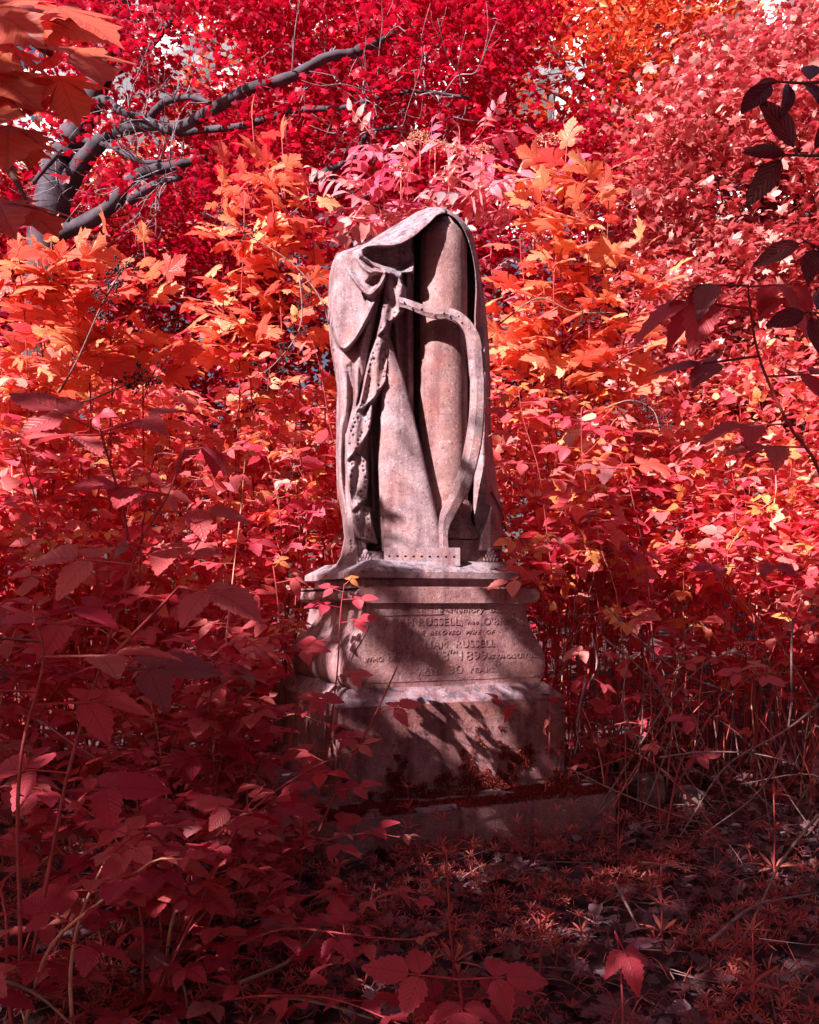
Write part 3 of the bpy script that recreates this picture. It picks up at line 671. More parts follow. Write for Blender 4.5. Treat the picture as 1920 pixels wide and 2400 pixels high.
def petiole(y0, y1, r, z1=0.0):
    V = []; T = []
    for y, z, k in ((y0, 0, 1.3), (y1, z1, 1.0)):
        for a in (0, 2.1, 4.2): V.append((r * k * math.cos(a), y, z + r * k * math.sin(a)))
    for j in range(3):
        k = (j + 1) % 3; T += [(j, k, 3 + k), (j, 3 + k, 3 + j)]
    return np.array(V), np.array(T), np.full((6, 2), 0.02)
def merge(parts):
    V = []; T = []; U = []; o = 0
    for v, t, u in parts: V.append(v); T.append(t + o); U.append(u); o += len(v)
    return np.vstack(V), np.vstack(T), np.vstack(U)
def turn(part, rz, off, rx=0.0, ry=0.0, s=1.0):
    v, t, u = part; R = np.array((Matrix.Rotation(rz, 3, 'Z') @ Matrix.Rotation(rx, 3, 'X') @ Matrix.Rotation(ry, 3, 'Y')))
    return v * s @ R.T + np.array(off), t, u
def bramble_leaf(seed, rows=7, five=False, droop=None):
    r = random.Random(seed); dp = droop if droop is not None else r.uniform(0.08, 0.45)
    parts = [petiole(0, 0.62, 0.014), turn(blade(0.62, 0.25, rows, 0.09, dp, r.uniform(.05, .3), seed=seed), r.uniform(-.15, .15), (0, 0.62, 0), r.uniform(-.25, .1))]
    for s in (-1, 1):
        parts.append(turn(blade(0.52, 0.205, rows, 0.09, dp * 1.1, r.uniform(.05, .3), seed=seed + 5), -s * r.uniform(1.0, 1.35), (s * 0.015, 0.48, 0), r.uniform(-.35, .05), 0))
    return merge(parts)
def single_leaf(seed, rows=8, w=0.3):
    r = random.Random(seed); return merge([petiole(0, 0.3, 0.015), turn(blade(0.75, w, rows, 0.08, r.uniform(.1, .45), r.uniform(.05, .3), seed=seed), r.uniform(-.2, .2), (0, 0.3, 0), r.uniform(-.3, .1))])
def lobed_leaf(seed, fine=True):
    """five-lobed sycamore leaf"""
    r = random.Random(seed)
    half = [(0.0, -0.02), (0.12, -0.10), (0.24, -0.10), (0.38, -0.03), (0.30, 0.06), (0.33, 0.13), (0.24, 0.20), (0.36, 0.27), (0.45, 0.37), (0.58, 0.44), (0.49, 0.49), (0.50, 0.58), (0.38, 0.55), (0.33, 0.60), (0.19, 0.50), (0.22, 0.64), (0.29, 0.76), (0.19, 0.78), (0.15, 0.90), (0.07, 0.94), (0.0, 1.06)]
    pts = [(x * r.uniform(.93, 1.07), y * r.uniform(.96, 1.04)) for x, y in half]; left = [(-x * r.uniform(.93, 1.07), y * r.uniform(.96, 1.04)) for x, y in half[1:-1]][::-1]
    out = np.array(pts + left); c = np.array([0.0, 0.10]); n = len(out)
    mid = c + (out - c) * 0.55
    P2 = np.vstack([c[None], mid, out]); k1, k2, ph = r.uniform(0.1, 0.45), r.uniform(-.15, .25), r.uniform(0, 6)
    ang = np.arctan2(P2[:, 0], P2[:, 1] - 0.1); rad = np.hypot(P2[:, 0], P2[:, 1] - 0.1)
    Z = -k1 * rad ** 2 + 0.05 * rad * np.cos(5 * ang + PI) + 0.05 * rad * np.sin(2 * ang + ph) + k2 * P2[:, 0] ** 2
    V = np.column_stack([P2, Z]); T = []
    for i in range(n):
        j = (i + 1) % n; a, b, c2, d = 1 + i, 1 + j, 1 + n + i, 1 + n + j
        T += [(0, b, a), (a, b, d), (a, d, c2)]
    lob = np.abs((ang * 5 / (2 * PI) * 1.15 + 0.5) % 1 - 0.5)
    UV = np.column_stack([rad * 0.9, 0.5 + lob * 0.9])
    V[:, 1] += 0.45
    return merge([petiole(0, 0.55, 0.011), (V, np.array(T), UV)])
def leaf_set(name, mat, makers):
    out = []
    for m in makers:
        v, t, u = m; me = mesh_np(name, v, t, uv=u, smooth=True); me.materials.append(mat); out.append(me)
    return out
BR = leaf_set('leaf', M['bramble'], [bramble_leaf(s) for s in range(9)] + [single_leaf(s, 7) for s in (20, 21)])
BRN = leaf_set('leaf', M['bramble'], [bramble_leaf(s, 14) for s in range(30, 38)])
BRH = leaf_set('leaf', M['bramble'], [bramble_leaf(s, 14, droop=0.75) for s in range(40, 44)])
BY = leaf_set('leaf', M['young'], [bramble_leaf(s, 7) for s in range(50, 55)])
SY = leaf_set('leaf', M['sycamore'], [lobed_leaf(s) for s in range(60, 68)])
LA = leaf_set('leaf', M['laurel'], [merge([petiole(0, 0.12, 0.02), turn(blade(0.95, 0.24, 14, 0.0, dd, 0.25, pw=0.95, seed=s), 0, (0, 0.12, 0))]) for s, dd in ((70, .1), (71, .25), (72, .4))])
EL = leaf_set('leaf', M['bramble'], [merge([petiole(0, 0.95, 0.012)] + [turn(blade(0.42, 0.12, 6, 0.06, 0.4, 0.2, seed=s + k), -sg * 1.15, (0, 0.35 + 0.3 * (k // 2), 0), -0.2) for k, sg in enumerate((1, -1, 1, -1))] + [turn(blade(0.45, 0.13, 6, 0.06, 0.4, 0.2, seed=s), 0, (0, 0.92, 0), -0.2)]) for s in (80, 90, 95)])
def narrow_whorl(seed, n):
    r = random.Random(seed)
    return merge([turn(blade(0.9 * r.uniform(.8, 1.1), 0.085, 4, 0.0, r.uniform(-.1, .35), 0.3, pw=1.25, seed=seed + i), i * 2 * PI / n + r.uniform(-.2, .2), (0, 0, 0), r.uniform(.25, .75)) for i in range(n)])
WH = leaf_set('whorl', M['cleaver'], [narrow_whorl(s, 6 + s % 3) for s in range(6)])

def place(me, name, parent, pos, d, n, size, color=None):
    o = bpy.data.objects.new(name, me); COL.objects.link(o); o.parent = parent
    d = Vector(d).normalized(); x = d.cross(Vector(n))
    if x.length < 1e-4: x = Vector((1, 0, 0))
    x.normalize(); z = x.cross(d)
    m = Matrix((x, d, z)).transposed().to_4x4() @ Matrix.Diagonal((size, size, size, 1)); m.translation = Vector(pos); o.matrix_basis = m
    if color: o.color = (*color, 1)
    return o
def rv(s): return Vector((random.gauss(0, s), random.gauss(0, s), random.gauss(0, s)))

class Plant:
    """a thing with canes (parts) that carry leaves (sub-parts)"""
    def __init__(s, name, label, cat, base, group=None):
        s.base = Vector(base); s.root = thing(name, label, cat, base, 0, group); s.n = 0
    def cane(s, pts, r0, r1, mat='stem', name='cane', n=18, amp=0.02, sides=5, thorns=0):
        p = catmull([tuple(Vector(q) - s.base) for q in pts], n); p = wobble(p, amp, 2.5, random.uniform(0, 50))
        rad = np.linspace(r0, r1, n); V, T = tube_arrays(p, rad, sides)
        if thorns:
            parts = [(V, T)]
            for k in range(thorns):
                i = random.randrange(1, n - 1); a = random.uniform(0, 6.28); d = np.array((math.cos(a), math.sin(a), -0.4)); q = p[i] + (p[i + 1] - p[i]) * random.random(); rr = rad[i]
                parts.append((np.array([q + d * rr * 0.5 + np.array((0, 0, rr)), q + d * rr * 0.5 - np.array((0, 0, rr)), q + d * (rr * 3.2), q + d * rr * 0.4 + np.array((rr * .6, rr * .6, 0))]), np.array([(0, 1, 2), (0, 2, 3), (1, 3, 2)])))
            V, T = join_arrays(parts)
        o = link(name, mesh_np(name, V, T, smooth=True), s.root, M[mat]); s.last = (o, p); return o, p
    def leaf(s, o, p, pool, size, d, n, color=None): s.n += 1; return place(random.choice(pool), 'leaf', o, p, d, n, size, color)
    def leaves(s, o, p, pool, size, count, t0=0.25, t1=1.0, up=0.45, color=None, face=0.0, young=None, out=None):
        m = len(p); az = random.uniform(0, 6.28)
        for i in range(count):
            t = t0 + (t1 - t0) * (i + random.random() * 0.5) / count; k = min(m - 2, int(t * (m - 1))); f = t * (m - 1) - k
            q = Vector(p[k] + (p[k + 1] - p[k]) * f); az += 2.4 + random.uniform(-.5, .5)
            d = Vector((math.cos(az), math.sin(az), random.uniform(-0.25, 0.45)))
            if out is not None: d += Vector(out) * 0.7
            nn = Vector((0, 0, 1)) + rv(up) + Vector((0, -face, 0)); sz = size * random.uniform(0.65, 1.2) * (1.0 if t < 0.8 else 0.75)
            pl = pool; cc = color
            if young and (t > 0.86 or random.random() < 0.1): pl = young; sz *= 0.8; cc = None
            if i == count - 1: d = Vector(p[-1] - p[-2]).normalized() + Vector((0, 0, 0.2))
            s.leaf(o, q, pl, sz, d, nn, cc)
    def arch(s, base, lean, height, droop, mat='stem', r=0.005, name='cane', n=16):
        b = Vector(base); lean = Vector((lean[0], lean[1], 0)); pts = []
        for k in range(6):
            t = k / 5; pts.append(b + lean * t ** 1.35 + Vector((0, 0, height * (1 - (1 - t) ** 1.7) - droop * t ** 3.5)))
        return s.cane(pts, r, r * 0.35, mat, name, n, 0.06)

# ------------------------------------------------------------------ bramble thicket
GREY = (0.92, 0.9, 1.0)
def auto_bush(label, base, canes, area, zr, leaf_size, nleaf, lean=(0, -0.25), pool=None, young=None, t0=0.3, color=None, up=0.45, face=0.2, group=None, mat='stem', name='bramble_bush', cat='bramble', r=0.0048):  # color lifts the leaf tone, painting sunlight into the upper bushes
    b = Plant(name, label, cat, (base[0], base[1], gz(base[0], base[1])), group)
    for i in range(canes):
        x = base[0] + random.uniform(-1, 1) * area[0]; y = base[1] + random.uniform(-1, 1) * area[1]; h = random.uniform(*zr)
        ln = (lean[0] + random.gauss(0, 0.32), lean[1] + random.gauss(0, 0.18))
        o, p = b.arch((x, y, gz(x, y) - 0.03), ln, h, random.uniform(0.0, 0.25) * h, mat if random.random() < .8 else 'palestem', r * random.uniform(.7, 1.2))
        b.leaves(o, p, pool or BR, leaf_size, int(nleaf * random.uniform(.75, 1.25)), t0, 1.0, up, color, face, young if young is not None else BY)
    return b
# right beside the statue and behind it
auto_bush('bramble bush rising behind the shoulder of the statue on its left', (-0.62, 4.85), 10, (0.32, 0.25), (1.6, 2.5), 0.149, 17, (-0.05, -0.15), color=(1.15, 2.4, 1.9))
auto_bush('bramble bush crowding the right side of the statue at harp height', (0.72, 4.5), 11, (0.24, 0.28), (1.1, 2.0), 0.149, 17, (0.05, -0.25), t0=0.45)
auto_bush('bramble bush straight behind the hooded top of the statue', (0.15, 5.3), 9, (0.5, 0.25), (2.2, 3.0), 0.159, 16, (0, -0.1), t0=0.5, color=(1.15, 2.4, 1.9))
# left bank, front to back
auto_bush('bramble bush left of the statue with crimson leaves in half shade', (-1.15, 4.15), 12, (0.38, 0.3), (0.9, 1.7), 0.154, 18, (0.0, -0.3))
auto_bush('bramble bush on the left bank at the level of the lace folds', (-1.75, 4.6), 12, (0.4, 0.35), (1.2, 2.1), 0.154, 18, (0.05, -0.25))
auto_bush('tall sunlit bramble bush on the left bank below the grey trunk', (-2.2, 5.4), 12, (0.5, 0.4), (1.9, 2.7), 0.165, 17, (0.0, -0.2), t0=0.4, color=(1.15, 2.4, 1.9))  # leaves coloured paler to add sun brightness
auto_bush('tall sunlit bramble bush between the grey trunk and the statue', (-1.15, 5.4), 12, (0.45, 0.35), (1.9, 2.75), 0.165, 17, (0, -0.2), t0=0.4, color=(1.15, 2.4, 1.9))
auto_bush('shaded bramble bush low on the left in front of the statue', (-0.95, 3.25), 13, (0.32, 0.32), (0.5, 1.05), 0.143, 15, (0.05, -0.2), pool=BRN, young=[], up=.28, face=-.05)
auto_bush('dark bramble bush at the far left edge below eye level', (-1.35, 2.75), 12, (0.25, 0.35), (0.55, 1.1), 0.149, 14, (0.1, -0.15), pool=BRN, young=[], up=.28, face=-.05)
auto_bush('dusky bramble bush in the left foreground above the cleavers', (-0.75, 2.45), 12, (0.28, 0.3), (0.28, 0.72), 0.131, 12, (0.08, -0.1), pool=BRN, young=[], up=.28, face=-.05)
auto_bush('dark bramble bush in the bottom left corner', (-0.78, 1.95), 11, (0.22, 0.25), (0.22, 0.6), 0.117, 11, (0.05, -0.05), pool=BRN, young=[], t0=.12, up=.28, face=-.05)
auto_bush('low dark bramble at the bottom left of centre', (-0.42, 2.2), 9, (0.2, 0.22), (0.12, 0.38), 0.099, 9, (0.05, -0.05), pool=BRN, young=[], t0=.1, up=.28, face=-.05)
auto_bush('low bramble runner between the left canes and the step', (-0.62, 2.95), 9, (0.25, 0.25), (0.15, 0.5), 0.108, 11, (0.05, -0.1), pool=BRN, young=[], t0=.1, up=.28, face=-.05)
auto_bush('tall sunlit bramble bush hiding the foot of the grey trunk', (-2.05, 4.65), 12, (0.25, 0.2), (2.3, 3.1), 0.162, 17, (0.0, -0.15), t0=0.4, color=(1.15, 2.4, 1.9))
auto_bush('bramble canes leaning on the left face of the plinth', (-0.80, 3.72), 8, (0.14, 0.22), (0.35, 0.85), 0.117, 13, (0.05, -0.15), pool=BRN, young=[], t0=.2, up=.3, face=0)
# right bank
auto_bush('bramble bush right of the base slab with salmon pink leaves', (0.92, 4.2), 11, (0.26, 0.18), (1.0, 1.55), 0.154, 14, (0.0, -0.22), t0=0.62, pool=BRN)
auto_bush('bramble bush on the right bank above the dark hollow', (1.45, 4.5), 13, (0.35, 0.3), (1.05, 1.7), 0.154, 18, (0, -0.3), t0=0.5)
auto_bush('sunlit bramble bush high on the right bank', (1.35, 5.2), 13, (0.45, 0.35), (1.7, 2.45), 0.159, 18, (0, -0.25), t0=0.4, color=(1.15, 2.4, 1.9))  # sun brightness put into the leaf colour
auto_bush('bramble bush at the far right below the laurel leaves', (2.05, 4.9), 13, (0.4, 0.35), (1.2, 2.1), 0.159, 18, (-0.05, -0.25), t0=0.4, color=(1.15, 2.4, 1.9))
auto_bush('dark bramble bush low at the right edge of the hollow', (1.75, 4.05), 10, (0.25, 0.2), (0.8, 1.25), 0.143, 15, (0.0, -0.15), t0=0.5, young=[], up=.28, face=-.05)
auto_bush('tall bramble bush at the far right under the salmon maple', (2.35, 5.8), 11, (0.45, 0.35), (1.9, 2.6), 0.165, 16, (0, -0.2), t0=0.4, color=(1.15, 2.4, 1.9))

auto_bush('sparse bramble hanging low beside the right side of the plinth', (0.88, 3.95), 7, (0.2, 0.2), (0.5, 0.95), 0.12, 10, (-0.05, -0.2), pool=BRN, young=[], t0=.3, up=.4, face=.1)
# hand-placed sprays that stand out in the photograph: drawn canes with leaves at chosen points
def spray(b, pts, r0, r1, leaves, mat='stem', pool=None, thorns=10, amp=0.016, n=20):
    w = [P(*q) for q in pts]; o, p = b.cane(w, r0, r1, mat, 'cane', n, amp, 6, thorns)
    for (t, az, el, tilt, size, *pl) in leaves:
        k = min(n - 2, int(t * (n - 1))); f = t * (n - 1) - k; q = p[k] + (p[k + 1] - p[k]) * f
        d = Vector((math.cos(az), math.sin(az), el)); nn = Vector((math.sin(tilt) * 0.4, -0.35 * abs(math.cos(tilt)) - 0.2, 1)) + rv(0.12)
        b.leaf(o, q, pl[0] if pl else (pool or BRN), size, d, nn)
    return b
fg = Plant('bramble_bush', 'large-leaved bramble spray nearest the lens at middle left', 'bramble', (-0.75, 1.75, gz(-0.75, 1.75)))
spray(fg, [(60, 2300, 1.75), (150, 1850, 1.75), (260, 1500, 1.72), (330, 1280, 1.7), (400, 1160, 1.7), (440, 1050, 1.7)], 0.0042, 0.002, [(0.99, 1.2, 0.25, 0.2, 0.13, BRH), (0.8, 3.6, 0.1, 0.3, 0.15), (0.72, 0.2, 0.05, -.3, 0.15), (0.6, 5.9, -0.1, 0.3, 0.16), (0.55, 2.9, 0.1, 0.3, 0.2), (0.42, 3.3, 0.05, 0.1, 0.2), (0.35, 0.3, 0.0, .2, 0.2), (0.22, 2.8, 0, 0, 0.17), (0.2, 0.1, 0, 0, 0.17)])
spray(fg, [(300, 1260, 1.72), (290, 1180, 1.68), (270, 1110, 1.62), (240, 1000, 1.55)], 0.0035, 0.002, [(0.98, 3.0, 0.45, 0.5, 0.16), (0.97, 0.5, 0.4, -0.4, 0.15), (0.95, 4.4, -0.2, 0, 0.15)], thorns=2)
spray(fg, [(250, 1560, 1.6), (360, 1440, 1.58), (420, 1370, 1.55)], 0.004, 0.002, [(0.98, 5.6, -0.12, 0.3, 0.17), (0.7, 2.3, 0.1, 0.2, 0.18)], thorns=3)
spray(fg, [(40, 2250, 1.5), (60, 1800, 1.5), (100, 1560, 1.5), (75, 1450, 1.48)], 0.0038, 0.002, [(0.98, 1.0, 0.2, 0.1, 0.17), (0.8, 3.4, 0.1, 0.2, 0.2), (0.7, 0.2, 0.0, 0.2, 0.19), (0.55, 3.0, 0, 0.3, 0.19), (0.5, 0.5, 0, -.2, .18)])
nb = Plant('bramble_bush', 'upright red bramble canes standing against the left side of the plinth', 'bramble', (-0.42, 3.05, gz(-0.42, 3.05)))
spray(nb, [(735, 1990, 3.05), (800, 1830, 3.05), (870, 1690, 3.0), (925, 1570, 2.95)], 0.006, 0.0025, [(0.55, 2.6, 0.1, 0, 0.11), (0.7, 0.4, 0.25, 0.1, 0.15), (0.28, 0.2, 0.1, 0.2, 0.14), (0.2, 3.0, 0.1, 0.2, 0.13), (0.12, 0.2, 0.1, 0, 0.12)])
spray(nb, [(700, 2000, 3.15), (760, 1800, 3.15), (790, 1600, 3.12), (797, 1450, 3.1), (806, 1375, 3.1)], 0.005, 0.0016, [(0.99, 0.8, 0.7, 0, 0.07, BY), (0.93, 2.8, 0.3, 0, 0.09), (0.86, 0.0, 0.05, 0.3, 0.11), (0.8, 3.2, 0.2, 0.2, 0.11), (0.72, 0.2, 0.1, 0.3, 0.12), (0.64, 3.1, 0.05, 0, 0.13), (0.52, 0.4, 0.05, 0.2, 0.12), (0.45, 3.0, 0.1, 0, 0.12), (0.34, 0.3, 0.0, 0.2, 0.14), (0.3, 3.3, 0.0, 0, 0.14), (0.2, 0.2, 0, 0, 0.14)])
spray(nb, [(560, 2050, 3.0), (640, 1850, 3.05), (700, 1640, 3.05), (660, 1500, 3.0), (640, 1330, 3.0)], 0.005, 0.0016, [(0.99, 1.0, 0.8, 0, 0.08, BY), (0.94, 0.4, 0.2, 0.1, 0.12, BRH), (0.8, 3.0, 0.1, 0.2, 0.12), (0.7, 0.1, 0.05, 0.3, 0.13), (0.6, 3.2, 0, 0, 0.14), (0.5, 0.3, 0.05, 0, 0.14), (0.4, 2.9, 0, 0.2, 0.15), (0.3, 0.2, 0, 0, 0.15)])
spray(nb, [(480, 2050, 3.1), (520, 1600, 3.2), (545, 1350, 3.2), (572, 1080, 3.2)], 0.005, 0.0016, [(0.995, 1.2, 1.0, 0, 0.08, BY), (0.96, 4.5, -0.3, 0.1, 0.10, BRH), (0.9, 0.2, 0.15, 0.2, 0.11, BY), (0.85, 3.1, 0.1, 0.2, 0.12, BY), (0.76, 0.1, 0.05, 0.3, 0.13), (0.7, 3.2, 0, 0, 0.13), (0.6, 0.3, 0.05, 0, 0.14), (0.5, 2.9, 0, 0.2, 0.14), (0.4, 0.2, 0, 0, 0.14), (0.3, 3.1, 0, 0, .14)], 'palestem')
rb = Plant('bramble_bush', 'pale young bramble shoots beside the harp pillar on the right', 'bramble', (0.62, 3.95, gz(0.62, 3.95)))
spray(rb, [(1330, 1600, 4.0), (1290, 1300, 3.95), (1262, 1100, 3.95), (1225, 980, 3.95), (1212, 915, 3.95)], 0.0032, 0.0016, [(0.99, 0.8, 0.9, 0, 0.08, BY), (0.94, 3.0, 0.2, 0, 0.12, BY), (0.88, 0.1, 0.1, 0.2, 0.15), (0.8, 3.5, -0.05, 0.1, 0.17), (0.76, 0.2, 0.05, 0, 0.15), (0.66, 3.2, 0.05, 0.2, 0.15), (0.6, 0.2, 0, 0, 0.16), (0.52, 3.4, 0, 0, 0.16), (0.46, 0.1, 0, 0.1, 0.16)])
spray(rb, [(1420, 1600, 3.9), (1395, 1350, 3.9), (1370, 1100, 3.9), (1365, 960, 3.9)], 0.0032, 0.0016, [(0.99, 0.8, 0.9, 0, 0.08, BY), (0.92, 3.0, 0.2, 0, 0.13), (0.86, 0.1, 0.1, 0.2, 0.14), (0.76, 3.2, 0, 0.1, 0.16), (0.7, 0.2, 0.05, 0, 0.18), (0.58, 3.0, 0.05, 0.2, 0.17), (0.5, 0.2, 0, 0, 0.17)])
spray(rb, [(1540, 1600, 3.8), (1510, 1300, 3.8), (1475, 1130, 3.8), (1450, 1060, 3.8)], 0.0034, 0.0016, [(0.98, 1.8, 0.3, 0, 0.13, BY), (0.85, 0.1, 0.05, 0, 0.19, SY), (0.8, 3.2, 0.0, 0.2, 0.19), (0.65, 0.2, 0, 0, 0.18), (0.6, 3.2, 0, 0, 0.18)])
rf = Plant('bramble_bush', 'arching cane with broad backlit leaves hanging near the right edge', 'bramble', (1.3, 2.5, gz(1.3, 2.5)))
spray(rf, [(1990, 1500, 2.5), (1920, 1130, 2.45), (1850, 1000, 2.4), (1790, 850, 2.35), (1765, 720, 2.3), (1757, 660, 2.25)], 0.006, 0.0025, [(0.99, 2.9, 0.1, 0.2, 0.19, BRH), (0.98, 0.3, 0.15, 0.1, 0.20, BRH), (0.8, 3.2, 0.1, 0.3, 0.27, BRH), (0.86, 0.2, 0.1, 0.1, 0.2, BRH), (0.62, 2.8, -0.05, 0.2, 0.24), (0.55, 0.2, 0.1, 0.2, 0.22), (0.4, 3.0, 0, 0, 0.2), (0.3, 3.3, 0, 0, 0.2)])
spray(rf, [(1700, 1500, 2.9), (1690, 1400, 2.85), (1720, 1340, 2.8), (1760, 1300, 2.8)], 0.003, 0.0016, [(0.98, 5.4, -0.4, 0, 0.14), (0.8, 3.2, 0, 0, 0.13)])
rg = Plant('bramble_bush', 'small five-leaved bramble spray lit in the dark hollow on the right', 'bramble', (0.95, 3.2, gz(0.95, 3.2)))
spray(rg, [(1560, 1960, 3.2), (1590, 1800, 3.2), (1660, 1690, 3.15), (1740, 1600, 3.1), (1770, 1570, 3.1)], 0.004, 0.0016, [(0.98, 1.2, 0.35, 0, 0.11), (0.97, 5.2, -0.25, 0, 0.11), (0.9, 2.8, 0.1, 0, 0.10), (0.5, 3.0, 0.1, 0, 0.12), (0.3, 0.1, 0.1, 0, 0.12)])
spray(rg, [(1390, 1480, 3.5), (1400, 1560, 3.5), (1360, 1640, 3.45), (1356, 1700, 3.45), (1345, 1765, 3.4)], 0.004, 0.003, [(0.1, 3.3, -0.3, 0, 0.12), (0.12, 0.2, -0.3, 0, 0.1), (0.3, 3.2, -0.5, 0, 0.10), (0.33, 0.1, -0.6, 0, 0.1)], 'dry')
lf = Plant('bramble_bush', 'bramble seedling with veined leaves at the bottom centre edge', 'bramble', (0.03, 1.95, gz(0.03, 1.95)))
spray(lf, [(1090, 2480, 1.85), (1085, 2400, 1.85), (1075, 2330, 1.82), (1070, 2290, 1.8)], 0.004, 0.002, [(0.98, 0.1, 0.0, 0, 0.16), (0.98, 3.0, 0.05, 0, 0.17), (0.8, 4.7, -0.1, 0, 0.15), (0.6, 0.4, -0.1, 0, 0.15), (0.55, 2.7, -0.1, 0, 0.15)])
spray(lf, [(1470, 2470, 1.8), (1465, 2350, 1.85), (1450, 2230, 1.9), (1440, 2185, 1.9)], 0.003, 0.002, [(0.98, 4.9, -0.5, 0, 0.11, BRH)])
# bare canes tangled in the hollow on the right, and dead fruit trusses on the left
hol = Plant('bramble_bush', 'tangle of bare arching bramble canes in the dark hollow on the right', 'bramble', (1.0, 3.9, gz(1.0, 3.9)))
for k in range(75):
    x0 = random.uniform(0.5, 2.1); y0 = random.uniform(3.2, 4.5); z0 = random.uniform(0.0, 0.25); L = random.uniform(0.4, 1.2); a = random.uniform(0, 6.28)
    tl = random.uniform(0.1, 0.9); e = Vector((x0 + L * 0.7 * math.cos(a), y0 + 0.4 * L * math.sin(a), z0 + tl))
    if e.x < 0.45 or (e.x < 0.8 and e.y < 3.6): continue
    m = (Vector((x0, y0, z0)) + e) / 2 + Vector((random.uniform(-.1, .1), random.uniform(-.1, .1), random.uniform(0, 0.28)))
    hol.cane([(x0, y0, gz(x0, y0) - 0.02 if random.random() < .6 else z0), m, e], random.uniform(.0025, .005), 0.0014, random.choice(['dry', 'dry', 'stem']), 'cane', 12, 0.035, 5, 6)
for pts in ([(1420, 1420, 3.5), (1500, 1500, 3.5), (1600, 1580, 3.5), (1720, 1630, 3.5)], [(1415, 1495, 3.4), (1480, 1545, 3.4), (1560, 1640, 3.4), (1600, 1800, 3.4), (1680, 1900, 3.3)], [(1325, 1800, 3.35), (1430, 1850, 3.3), (1560, 1900, 3.2), (1720, 1950, 3.1)],
            [(1545, 1773, 3.1), (1640, 1764, 3.1), (1760, 1770, 3.1), (1850, 1790, 3.1)], [(1470, 1560, 3.3), (1460, 1660, 3.3), (1500, 1760, 3.25), (1480, 1830, 3.2), (1400, 1910, 3.1)], [(1860, 1450, 3.0), (1845, 1700, 3.0), (1780, 1850, 2.9), (1650, 1960, 2.8)],
            [(1920, 1900, 2.4), (1830, 2020, 2.4), (1760, 2180, 2.3), (1690, 2260, 2.2)], [(1370, 1590, 3.45), (1352, 1700, 3.4), (1362, 1760, 3.4)], [(1930, 1640, 2.9), (1830, 1720, 2.9), (1700, 1800, 2.9), (1590, 1960, 2.8)]):
    hol.cane([P(*q) for q in pts], 0.0045, 0.0022, 'dry', 'cane', 16, 0.012, 5, 8)
for k in range(26):
    x, y = random.uniform(0.6, 2.0), random.uniform(3.4, 4.4); q = Vector((x, y, random.uniform(0.25, 0.85)))
    hol.leaf(hol.last[0], q - hol.base, BRN, random.uniform(.07, .13), rv(1) + Vector((0, 0, -.3)), Vector((0, -0.2, 1)) + rv(.5))
ico = bmesh.new(); bmesh.ops.create_icosphere(ico, subdivisions=1, radius=1.0); icoV = np.array([v.co[:] for v in ico.verts]); icoT = np.array([[v.index for v in f.verts] for f in ico.faces]); ico.free()
def truss(label, main, spots, loc):
    t = thing('dead_truss', label, 'dead stem', loc, 0, 'dried bramble fruit stems'); b = Vector(loc)
    p = wobble(catmull([tuple(P(*q) - b) for q in main], 22), 0.012, 3, random.random() * 9)
    tube('stalk', p, np.linspace(0.0045, 0.002, 22), M['dry'], t, 5)
    for s, rad in spots:
        i = int(s * 20); q = p[i]; parts = []
        for k in range(random.randint(6, 11)):
            e = q + np.array(rv(1).normalized()) * rad * random.uniform(.5, 1.0)
            parts.append(tube_arrays(catmull([q, (q + e) / 2 + np.array(rv(.006)), e], 5), np.linspace(.0014, .0009, 5), 3))
            for j in range(4):
                parts.append((icoV * random.uniform(.003, .0055) + e + np.array(rv(.006)), icoT))
        V, T = join_arrays(parts); link('fruit_cluster', mesh_np('fruit_cluster', V, T, smooth=True), t, M['darkseed'])
truss('dark dried bramble fruit stem crossing the leaves at far left', [(140, 920, 3.3), (200, 800, 3.3), (260, 680, 3.3), (310, 600, 3.3)], [(0.95, .07), (0.8, .06), (0.65, .07), (0.5, .05)], (-1.3, 3.3, 1.2))
truss('dark dried fruit truss above the big trifoliate leaf at left', [(100, 960, 3.1), (200, 940, 3.1), (300, 900, 3.1), (380, 880, 3.1)], [(0.97, .07), (0.85, .06), (0.7, .04)], (-1.2, 3.1, 1.6))
truss('dark dried fruit stem arching towards the shoulder of the statue', [(770, 760, 4.0), (745, 690, 4.0), (680, 610, 4.0), (560, 540, 4.0), (480, 500, 4.0)], [(0.35, .09), (0.55, .08), (0.75, .07), (0.95, .07)], (-0.6, 4.0, 2.2))
truss('drooping dark fruit stem left of the lace folds', [(700, 640, 3.9), (700, 760, 3.9), (650, 850, 3.9), (600, 890, 3.9)], [(0.2, .07), (0.45, .08), (0.65, .08), (0.85, .08)], (-0.6, 3.9, 1.9))
truss('dark dried fruit truss in the middle of the right bank', [(1420, 960, 4.3), (1480, 940, 4.3), (1530, 960, 4.3), (1545, 1010, 4.2)], [(0.95, .08), (0.75, .08), (0.5, .05)], (1.2, 4.3, 1.9))
truss('dark dried fruit stem just right of the hooded cloth', [(1170, 760, 4.4), (1260, 700, 4.4), (1340, 730, 4.4), (1440, 730, 4.4)], [(0.97, .08), (0.8, .08), (0.35, .05)], (0.7, 4.4, 2.4))

